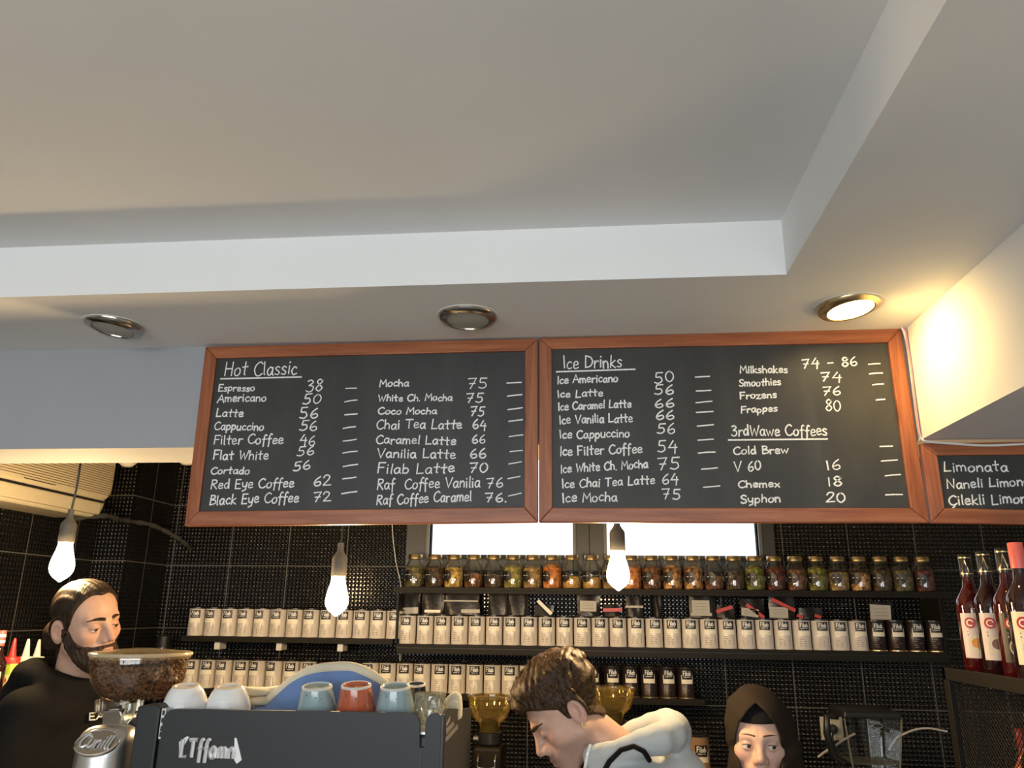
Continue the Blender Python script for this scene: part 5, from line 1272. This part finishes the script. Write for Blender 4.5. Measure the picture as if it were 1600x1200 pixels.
bean_heap()
gx, gy = P(169, 1165, 1.66)[0], 1.66
def gbody(p):
    x, y, z = p[:, 0] - gx, p[:, 1] - gy, p[:, 2]
    ztop = P(174, 1141, 1.60)[2]
    r = np.interp(z, [.97, 1.1, 1.25, ztop], [.070, .066, .062, .056])
    d = (np.sqrt((x / 1.0) ** 2 + (y / 1.05) ** 2) - r) * .9
    d = smax(d, z - ztop, .03)
    nrm = np.array([.02, -.66, .75]); c0 = np.array([0, -.040, P(172, 1165, 1.60)[2]])
    return smax(smax(d, (x - c0[0]) * nrm[0] + (y - c0[1]) * nrm[1] + (z - c0[2]) * nrm[2], .006), .972 - z, .004)
worldnet('housing', gbody, (gx - .16, gy - .17, .95), (gx + .16, gy + .17, 1.45), .005, np.array(gz.location), M['alu'], gz)
nrm = Vector((.02, -.66, .75)).normalized(); bc_ = Vector((gx, gy - .040, P(172, 1165, 1.60)[2])) + nrm * .0005
e1 = Vector((1, 0, 0)); e1 = (e1 - nrm * e1.dot(nrm)).normalized(); e2 = nrm.cross(e1)
def onb(u, v, w=0): q = bc_ + e1 * u + e2 * v + nrm * w; return (q.x, q.y, q.z)
mb = MB(); n = 40; vs = [onb(.043 * math.cos(2 * pi * k / n), .030 * math.sin(2 * pi * k / n), .002) for k in range(n)] + [onb(.043 * math.cos(2 * pi * k / n), .030 * math.sin(2 * pi * k / n), -.004) for k in range(n)]
mb.add(vs, [tuple(range(n))] + [(k, (k + 1) % n, n + (k + 1) % n, n + k) for k in range(n)]); bd = mb.build('badge', M['nickel'], gz, smooth=0, world=True)
MB().tube([onb(.044 * math.cos(2 * pi * k / 40), .031 * math.sin(2 * pi * k / 40), .002) for k in range(41)], .0022, 8).build('badge_rim', M['chrome'], bd, world=True)
st, wd = strokes('Cunill'); mb = MB()
for q in st: mb.tube([onb((p[0] / wd - .5) * .066, (p[1] - .45) * .030, .004) for p in q], .0023, 6)
mb.build('badge_lettering', M['silver'], bd, world=True)
# collar, dosing lever plate and clear chute under the hopper
MB().lathe([(.0, zb2 - .055), (.040, zb2 - .055), (.042, zb2 - .05), (.042, zb2 - .01), (.038, zb2 - .002), (.0, zb2 - .002)], (hq[0] - .022, HY - .005, 0), 36).build('collar', M['blackpl'], gz, world=True)
MB().prism([P(x, y, 1.70) for x, y in ((160, 1111), (188, 1110), (196, 1132), (180, 1139), (159, 1137))], (0, .05, 0)).build('lever_plate', M['nickel'], gz, smooth=0, bevel=.003, world=True)
MB().tube([P(x, y, 1.69) for x, y in ((205, 1099), (204, 1108), (199, 1120), (193, 1130))], [.010, .011, .012, .009], 12).build('clear_chute', M['cutglass'], gz, world=True)
MB().prism([P(x, y, 1.70) for x, y in ((170, 1141), (183, 1136), (195, 1124), (206, 1122), (213, 1128), (219, 1140), (219, 1155), (170, 1150))], (0, .08, 0)).build('neck_cover', M['charcoal'], gz, smooth=0, bevel=.004, world=True)
MB().box((P(203, 1170, 1.68)[0], 1.68, .972), (P(222, 1170, 1.68)[0], 1.76, P(210, 1150, 1.68)[2])).build('motor_housing', plain('satin_brass_plate', (.62, .50, .30), .35, .8), gz, smooth=0, bevel=.004, world=True)

# ------------------------------------------------------------------ amber grinders on the back counter
M['amber'] = thin_glass('amber_hopper', (.80, .66, .30, 1), 1.0, .05, .16, (.42, .30, .09, 1))
def back_grinder(label, cx, pytop, pymid, w, Y):
    q = P(cx, pytop, Y); s = scale_at(cx, pytop, Y); r = w * s / 2; zt, zm = q[2], P(cx, pymid, Y)[2]
    t = thing('coffee_grinder', label, 'coffee grinder', (q[0], Y, .94), 'grinders with amber hoppers on the back counter')
    hp = MB().lathe([(r * .42, zm - .03), (r * .48, zm), (r * .78, zm + (zt - zm) * .22), (r * .95, zm + (zt - zm) * .58), (r, zt - .004)], (q[0], Y, 0), 36)
    hp.f = [f for f in hp.f if len(f) == 4]; hp.build('hopper', M['amber'], t, world=True)
    MB().lathe([(r * .97, zt - .012), (r * 1.05, zt - .008), (r * 1.05, zt), (r * .96, zt + .002)], (q[0], Y, 0), 36, caps=False).build('hopper_rim', M['amber'], t, world=True)
    MB().lathe([(.0, zm - .028), (r * .40, zm - .028), (r * .40, zm + .006), (.0, zm + .02)], (q[0], Y, 0), 24).build('inner_cone', M['brownmetal'], t, world=True)
    MB().lathe([(r * .56, zm - .034), (r * .58, zm - .03), (r * .58, zm - .068), (r * .5, zm - .075), (.0, zm - .075), ], (q[0], Y, 0), 30).build('adjusting_collar', M['blackpl'], t, world=True)
    MB().lathe([(.0, .0), (.010, 0), (.010, .02), (.0, .02)], (q[0] - r * .66, Y - .02, zm - .052), 16, axis=(1, -.3, 0)).build('knob', M['chrome'], t, world=True)
    MB().box((q[0] - r * .62, Y - r * .75, .985), (q[0] + r * .62, Y + r * .75, zm - .075)).build('housing', M['brownmetal'], t, smooth=0, bevel=.012, world=True)
    MB().box((q[0] - r * .8, Y - r * .95, .941), (q[0] + r * .8, Y + r * .9, .985)).build('base', M['blackpl'], t, smooth=0, bevel=.006, world=True)
    wp = [(q[0] - r * .38, Y - r * .78, zm - .10), (q[0] - r * .38, Y - r * 1.0, zm - .115), (q[0] - r * .34, Y - r * 1.02, zm - .14), (q[0] + r * .34, Y - r * 1.02, zm - .14), (q[0] + r * .38, Y - r * 1.0, zm - .115), (q[0] + r * .38, Y - r * .78, zm - .10)]
    MB().tube(cat_rom(wp, 4), .004, 8).build('portafilter_fork', M['chrome'], t, world=True)
back_grinder('grinder with an empty amber hopper left of the person in pale blue', 766, 1087, 1130, 68, 3.16)
back_grinder('grinder with an amber hopper half hidden behind the person in pale blue', 958, 1074, 1116, 66, 3.18)

# ------------------------------------------------------------------ back counter clutter
def placed(style, px, Y, z, label, rz=0.0, sc=1.0):
    q = P(px, 1150, Y); o = dup(protos[style], (q[0], Y, z), label) if style in protos else tin(label, style, (q[0], Y, z))
    if style not in protos: protos[style] = o
    o.rotation_euler = (0, 0, rz); o.scale = (sc, sc, sc); return o
stand = thing('riser', 'black riser box under the brown tins on the back counter', 'stand', (P(1075, 1190, 3.3)[0], 3.3, .94))
zt_ = P(1075, 1206, 3.25)[2]; xa, xb = P(1036, 1190, 3.25)[0], P(1108, 1190, 3.25)[0]
MB().box((xa, 3.19, .941), (xb, 3.42, zt_ - .002)).build('box', M['blackpl'], stand, smooth=0, bevel=.004, world=True)
MB().box((xa - .004, 3.186, zt_ - .002), (xb + .004, 3.424, zt_)).build('top', M['brownmetal'], stand, smooth=0, world=True)
k1 = placed('kraft', 1064, 3.24, zt_, 'brown coffee tin with a glossy black lid, left of the front pair', .1, 1.08)
for (px, Y, lab, rz) in ((1091, 3.235, 'brown coffee tin with a glossy black lid, right of the front pair', .12), (1048, 3.345, 'brown coffee tin behind the front pair', .5)): placed('kraft', px, Y, zt_, lab, rz, 1.08)
k1['group'] = 'brown tins on the riser'
for o in list(COL.objects):
    if o.get('label', '').startswith('brown coffee tin'): o['group'] = 'brown tins on the riser'
def bottle_flask():
    q = P(255, 1013, 3.60); t = thing('thermos_bottle', 'black flask with a silver mark, left end of the lowest shelf', 'bottle', (q[0], 3.60, ZW)); h = P(255, 993, 3.60)[2] - ZW
    MB().lathe([(.0, 0), (.029, 0), (.031, .004), (.031, h - .05), (.029, h - .045)], seg=28).build('body', M['blackpl'], t)
    MB().lathe([(.030, h - .045), (.0295, h - .004), (.026, h), (.0, h)], seg=28).build('cap', M['charcoal'], t)
    mb = MB(); ribbons(mb, [[(-.012, -.004), (-.006, .006), (0, -.004), (.006, .006), (.012, -.004)], [(-.010, .008), (.010, .008)]], .003, on_can(.0312, .1, h - .058)); mb.build('silver_mark', M['chrome'], t, smooth=0)
bottle_flask()
def blender():
    Y = 3.12; q = P(1358, 1200, Y); t = thing('blender', 'clear square blender jug with a black lid beside the wall socket', 'blender', (q[0], Y, .94)); s = scale_at(1358, 1150, Y)
    zt = P(1358, 1118, Y)[2]; zl = P(1358, 1106, Y)[2]; zj = 1.05
    MB().box((q[0] - .085, Y - .09, .941), (q[0] + .085, Y + .09, zj - .004)).build('motor_base', M['blackpl'], t, smooth=0, bevel=.02, world=True)
    w1, w0 = 42 * s, 31 * s
    def ringp(w, z, y=None): return [(q[0] - w, Y - w, z), (q[0] + w, Y - w, z), (q[0] + w, Y + w, z), (q[0] - w, Y + w, z)]
    def frus(a, za, b, zb): return MB().hexa(ringp(a, za) + ringp(b, zb))
    j = frus(w0, zj, w1, zt); j.f = j.f[2:] + j.f[:1]
    j.build('jug', M['jugglass'], t, smooth=0, bevel=.008, world=True)
    frus(w1 * 1.04, zt, w1 * .98, zl).build('lid', M['blackpl'], t, smooth=0, bevel=.008, world=True)
    hx = q[0] - w1
    MB().tube([(hx + .004, Y, zt - .005), (hx - .035, Y - .01, zt - .005), (hx - .040, Y - .01, zt - .06), (hx - .022, Y, zt - .14), (hx + .014, Y, zt - .16)], [.012, .013, .013, .012, .010], 10).build('handle', M['blackpl'], t, world=True)
    for sx in (-1, 1):
        MB().tube([(q[0] + sx * w0, Y - w0, zj), (q[0] + sx * w1, Y - w1, zt)], .003, 8).build('jug_edge', M['cutglass'], t, world=True)
    b0 = P(1371, 1134, Y - w1 - .002); b = MB().box((b0[0] - .018, Y - w1 - .004, b0[2] - .008), (b0[0] + .018, Y - w1 - .002, b0[2] + .008)).build('badge', M['blk'], t, smooth=0, world=True)
    MB().tube([(b0[0] + .017 * math.cos(a) , Y - w1 - .0045, b0[2] + .007 * math.sin(a)) for a in np.linspace(0, 2 * pi, 25)], .0008, 5).build('badge_outline', M['alu'], b, world=True)
    MB().box((q[0] - w0 * .8, Y - w0 * .8, zj), (q[0] + w0 * .8, Y + w0 * .8, zj + .012)).build('blade_seat', M['nickel'], t, smooth=0, bevel=.004, world=True)
    MB().box((q[0] - w0 * .98, Y - w0 * .98, zj + .07), (q[0] + w0 * .98, Y + w0 * .98, zj + .076)).build('fill_line_ring', M['cutglass'], t, smooth=0, world=True)
blender()
def socket():
    q = P(1299, 1138, BACK); t = thing('wall_socket', 'cream wall socket with a black plug in the tiles beside the headscarf', 'socket', (q[0], BACK, q[2])); s = 17 * scale_at(1299, 1138, BACK)
    MB().box((-s, -.010, -s), (s, -.0005, s)).build('plate', M['cream'], t, smooth=0, bevel=.003)
    MB().box((-s * .72, -.0125, -s * .72), (s * .72, -.010, s * .72)).build('insert', M['strip'], t, smooth=0, bevel=.001)
    pl = MB().lathe([(.0, .0), (.019, 0), (.019, .022), (.014, .032), (.0, .034)], (0, -.0126, 0), 24, axis=(0, -1, 0)).build('plug', M['blackpl'], t)
    cp = [np.array([0, -.040, -.004])] + [P(a, b, 3.64) - np.array([q[0], BACK, q[2]]) for a, b in ((1301, 1152), (1305, 1168), (1310, 1185), (1313, 1215))]
    MB().tube(cat_rom(cp, 5), .0042, 8).build('plug_cable', M['blackpl'], t)
socket()
wire('cable', 'cream cable slanting up past the plug toward the blender', [P(1278, 1183, 3.66), P(1290, 1174, 3.66), P(1305, 1165, 3.66), P(1318, 1156, 3.66), P(1336, 1146, 3.66)], .0048, M['cream'])
wire('cable', 'cream cable arching from the blender to the mesh cabinet', [P(1388, 1172, 3.66), P(1400, 1154, 3.66), P(1412, 1147, 3.66), P(1430, 1140, 3.66), P(1452, 1138, 3.66), P(1480, 1143, 3.66)], .0042, M['cream'])

# ------------------------------------------------------------------ mesh-sided cabinet and syrup bottles at the right
CX, CY0, CY1, CX1 = .896, 1.72, 2.20, 1.30
zc1 = P(1471, 1042, CY1)[2]
cb = thing('mesh_cabinet', 'dark bronze mesh-sided cabinet carrying the syrup bottles', 'cabinet', ((CX + CX1) / 2, (CY0 + CY1) / 2, 0))
MB().box((CX + .006, CY0 + .004, zc1 - .022), (CX1, CY1 - .004, zc1 - .015)).build('top_plate', M['brownmetal'], cb, smooth=0, world=True)
for nm, a, b in (('top_rail', (CX, CY0, zc1 - .03), (CX + .016, CY1, zc1)), ('top_rail', (CX, CY1 - .016, zc1 - .03), (CX1, CY1, zc1)), ('top_rail', (CX, CY0, zc1 - .03), (CX1, CY0 + .016, zc1)),
                 ('post', (CX, CY1 - .03, 0), (CX + .03, CY1, zc1 - .03)), ('post', (CX, CY0, 0), (CX + .03, CY0 + .03, zc1 - .03)), ('post', (CX1 - .03, CY1 - .03, 0), (CX1, CY1, zc1 - .03)), ('post', (CX1 - .03, CY0, 0), (CX1, CY0 + .03, zc1 - .03)),
                 ('inner_shelf', (CX + .03, CY0 + .02, 1.16), (CX1 - .03, CY1 - .02, 1.17)), ('bottom_shelf', (CX + .03, CY0 + .02, .12), (CX1 - .03, CY1 - .02, .13)), ('back_panel', (CX1 - .004, CY0 + .03, .12), (CX1, CY1 - .03, zc1 - .03))):
    MB().box(a, b).build(nm, M['brownmetal'], cb, smooth=0, bevel=.0015, world=True)
ml = MB(); cw, chh = .030, .0145; y0_, y1_ = CY0 + .03, CY1 - .03; z0_, z1_ = .95, zc1 - .03
nr = int((z1_ - z0_) / chh); ncol = int((y1_ - y0_) / (cw / 2))
for r in range(nr):
    for sgn in (1, -1):
        pts = [(CX + .014, y0_ + k * cw / 2, z0_ + r * chh + chh / 2 + sgn * (chh / 2) * (1 if k % 2 else -1)) for k in range(ncol + 1)]
        ml.tube(pts, .0011, 4, caps=False)
ml.build('wire_mesh', M['blackmetal'], cb, smooth=0, world=True)
M['syrup'] = plain('dark_syrup_glass', (.020, .006, .007), .06, coat=.6); M['redsyrup'] = plain('red_syrup_glass', (.055, .004, .005), .06, coat=.6); M['orsyrup'] = plain('orange_syrup', (.55, .11, .03), .12, coat=.5)
M['pinklabel'] = plain('pinkish_white_label', (.66, .57, .53), .5); M['darklabel'] = plain('dark_label', (.02, .018, .016), .4); M['creamlabel'] = plain('cream_label', (.70, .64, .45), .5); M['redp'] = plain('red_print', (.45, .03, .03), .4)
M['orp'] = plain('orange_fruit_print', (.72, .30, .03), .4); M['brp'] = plain('hazelnut_print', (.20, .08, .03), .4); M['grp'] = plain('lime_print', (.30, .42, .06), .4); M['foilcap'] = plain('black_gold_cap', (.03, .026, .02), .25)
def disc(mb, r, th, z, u0, v0, rad, n=20):
    f = on_can(r, th, z); mb.add([f(u0, v0)] + [f(u0 + rad * math.cos(2 * pi * k / n), v0 + rad * math.sin(2 * pi * k / n)) for k in range(n)], [(0, 1 + k, 1 + (k + 1) % n) for k in range(n)])
def syrup(label, loc, h, glass, lab, fruit, th, capm='foilcap', stripes=True, sc=1.0, group='syrup bottles on the mesh cabinet'):
    t = thing('syrup_bottle', label, 'bottle', loc, group); k = h / .31; r = .037 * k
    MB().lathe([(.0, 0), (r * .94, 0), (r, .004), (r, .175 * k), (r * .94, .192 * k), (r * .62, .212 * k), (r * .42, .226 * k), (r * .37, .245 * k), (r * .37, .290 * k)], seg=32).build('bottle_glass', M[glass], t)
    cp = MB().lathe([(r * .40, .252 * k), (r * .43, .252 * k), (r * .43, .308 * k), (r * .40, h), (.0, h)], seg=24).build('cap', M[capm], t)
    if stripes:
        mb = MB()
        for zz in (.258, .300): patch(mb, 2 * pi * r * .43 * .98, .003, 0, zz * k, r * .435, 24)
        ribbons(mb, [[(-.014, -.016), (-.004, .014), (.003, -.014), (.014, .012)]], .005, on_can(r * .438, th, .279 * k)); mb.build('cap_print', M['gold'], cp, smooth=0)
    w = r * 2.2; la = patch(MB(), w, .112 * k, th, .045 * k, r + .0005, 12).build('label', M[lab], t, smooth=60)
    mb = MB(); disc(mb, r + .0010, th, .045 * k, -w * .20, .088 * k, .013); mb.build('round_logo', M['redp'], la, smooth=0)
    mb = MB(); ribbons(mb, [[(-w * .20 + .007 * math.cos(a), .088 * k + .007 * math.sin(a)) for a in np.linspace(.4, 5.2, 9)]], .003, on_can(r + .0014, th, .045 * k)); mb.build('logo_mark', M['strip'], la, smooth=0)
    if fruit:
        mb = MB(); disc(mb, r + .0010, th, .045 * k, -w * .06, .034 * k, .020); mb.build('fruit_ground', M['creamlabel' if lab != 'creamlabel' else 'pinklabel'], la, smooth=0)
        mb = MB(); disc(mb, r + .0014, th, .045 * k, -w * .08, .038 * k, .0115); disc(mb, r + .0014, th, .045 * k, w * .05, .028 * k, .0085); mb.build('fruit_print', M[fruit], la, smooth=0)
    mb = MB(); dk = 'strip' if lab == 'darklabel' else 'brp'
    ribbons(mb, [[(-w * .02, .094 * k), (w * .40, .094 * k)], [(-w * .30, .066 * k), (w * .18, .066 * k)], [(-w * .30, .058 * k), (w * .05, .058 * k)]], .0035, on_can(r + .0010, th, .045 * k)); mb.build('label_print', M[dk], la, smooth=0)
    return t
zbt = zc1 - .015
def bh(px, py, Y): return P(px, py, Y)[2] - zbt
def bx_(px, Y): return P(px, 1000, Y)[0]
for px, py, Y, gl, la, fr, th, cap, lab in ((1526, 867, 2.12, 'redsyrup', 'pinklabel', 'orp', -.25, 'foilcap', 'red syrup bottle with a pale fruit label, farthest on the mesh cabinet'),
                                  (1556, 862, 2.03, 'syrup', 'pinklabel', 'brp', -.2, 'foilcap', 'dark syrup bottle with a pale hazelnut label, second on the cabinet'),
                                  (1588, 857, 1.935, 'redsyrup', 'darklabel', 'grp', -.2, 'foilcap', 'red syrup bottle with a dark label and green fruit'),
                                  (1611, 848, 1.84, 'syrup', 'creamlabel', 'orp', -.3, 'redcap', 'cream-labelled bottle with a red and white cap at the right edge')):
    if cap == 'redcap' and 'redcap' not in M: M['redcap'] = plain('red_white_cap', (.62, .12, .10), .4)
    syrup(lab, (bx_(px, Y), Y, zbt), bh(px, py, Y), gl, la, fr, th, cap, cap != 'redcap')
zi = 1.17
for px, py, Y, gl, la, lab in ((1568, 1138, 1.98, 'orsyrup', 'pinklabel', 'orange bottle with a pale label inside the mesh cabinet'), (1592, 1112, 1.93, 'syrup', 'pinklabel', 'dark bottle with a pale label inside the mesh cabinet')):
    q = P(px, py, Y); syrup(lab, (max(q[0], CX + .06), Y, zi), q[2] - zi, gl, la, None, -.2, 'redp' if gl == 'orsyrup' else 'foilcap', gl != 'orsyrup', group='syrup bottles inside the cabinet')

# ------------------------------------------------------------------ sauce bottles on a small shelf at the left
ZS_ = P(25, 1110, 2.55)[2]
ss = thing('wall_shelf', 'dark side shelf of sauce bottles behind the bearded person', 'shelf', (XL + .2, 2.6, ZS_))
MB().box((XL + .001, 2.38, ZS_ - .02), (XL + .60, 2.80, ZS_)).build('board', M['blackmetal'], ss, smooth=0, world=True)
for y in (2.42, 2.76): MB().box((XL + .001, y - .01, ZS_ - .14), (XL + .03, y + .01, ZS_ - .02)).build('bracket', M['blackmetal'], ss, smooth=0, world=True)
def squeeze(label, px, pytip, Y, body, nozzle, cap=None):
    q = P(px, pytip, Y); h = q[2] - ZS_; r = .034
    t = thing('sauce_bottle', label, 'bottle', (q[0], Y, ZS_), 'sauce bottles on the side shelf')
    hb = h - .078
    MB().lathe([(.0, 0), (r * .92, 0), (r, .006), (r, hb * .55), (r * .93, hb * .7), (r * 1.0, hb * .9), (r * .9, hb), (.0, hb)], seg=28, sy=.75).build('body', M[body], t)
    cp = MB().lathe([(r * .78, hb), (r * .78, hb + .016), (r * .70, hb + .020), (.0, hb + .02)], seg=24).build('cap', M[nozzle], t)
    MB().lathe([(.012, hb + .02), (.010, hb + .035), (.0045, h - .004), (.003, h), (.0, h)], seg=16).build('nozzle', M[nozzle], cp)
    la = patch(MB(), r * 1.7, hb * .62, .15, hb * .16, r + .0006, 10); la.v = [(x, y * .76, z) for x, y, z in la.v]; la = la.build('label', M['limelabel'], t, smooth=60)
    mb = MB(); disc(mb, r + .0012, .15, hb * .16, 0, hb * .50, .009); ribbons(mb, [[(-.016, hb * .36), (.016, hb * .36)], [(-.012, hb * .30), (.014, hb * .30)]], .005, on_can(r + .0012, .15, hb * .16)); mb.v = [(x, y * .765, z) for x, y, z in mb.v]; mb.build('label_print', M['redp'], la, smooth=0)
M['limesauce'] = plain('lime_sauce_plastic', (.36, .50, .05), .3); M['greensauce'] = plain('green_sauce_plastic', (.06, .22, .03), .3); M['limelabel'] = plain('pale_lime_label', (.62, .62, .28), .5); M['pinksauce'] = plain('pink_sauce_plastic', (.60, .22, .18), .35)
squeeze('lime green sauce bottle with a red nozzle behind the bearded person', 24, 997, 2.50, 'limesauce', 'redp')
squeeze('green sauce bottle with a white nozzle beside the red-nozzled one', 45, 998, 2.60, 'greensauce', 'strip')
squeeze('pink sauce bottle partly hidden behind the hair bun', 62, 999, 2.71, 'pinksauce', 'strip')
def capb():
    Y = 2.44; q = P(4, 985, Y); h = q[2] - ZS_; t = syrup('clear syrup bottle with a striped red and white cap at the left edge', (q[0], Y, ZS_), h, 'syrup', 'creamlabel', None, .2, 'redcap', False, group='sauce bottles on the side shelf')
    r = .037 * h / .31; mb = MB()
    for zz, m_ in ((.262, 0), (.285, 0)): patch(mb, 2 * pi * r * .43 * .98, .009, 0, zz * h / .31, r * .44, 24)
    mb.build('cap_bands', M['white'], t, smooth=60)
capb()
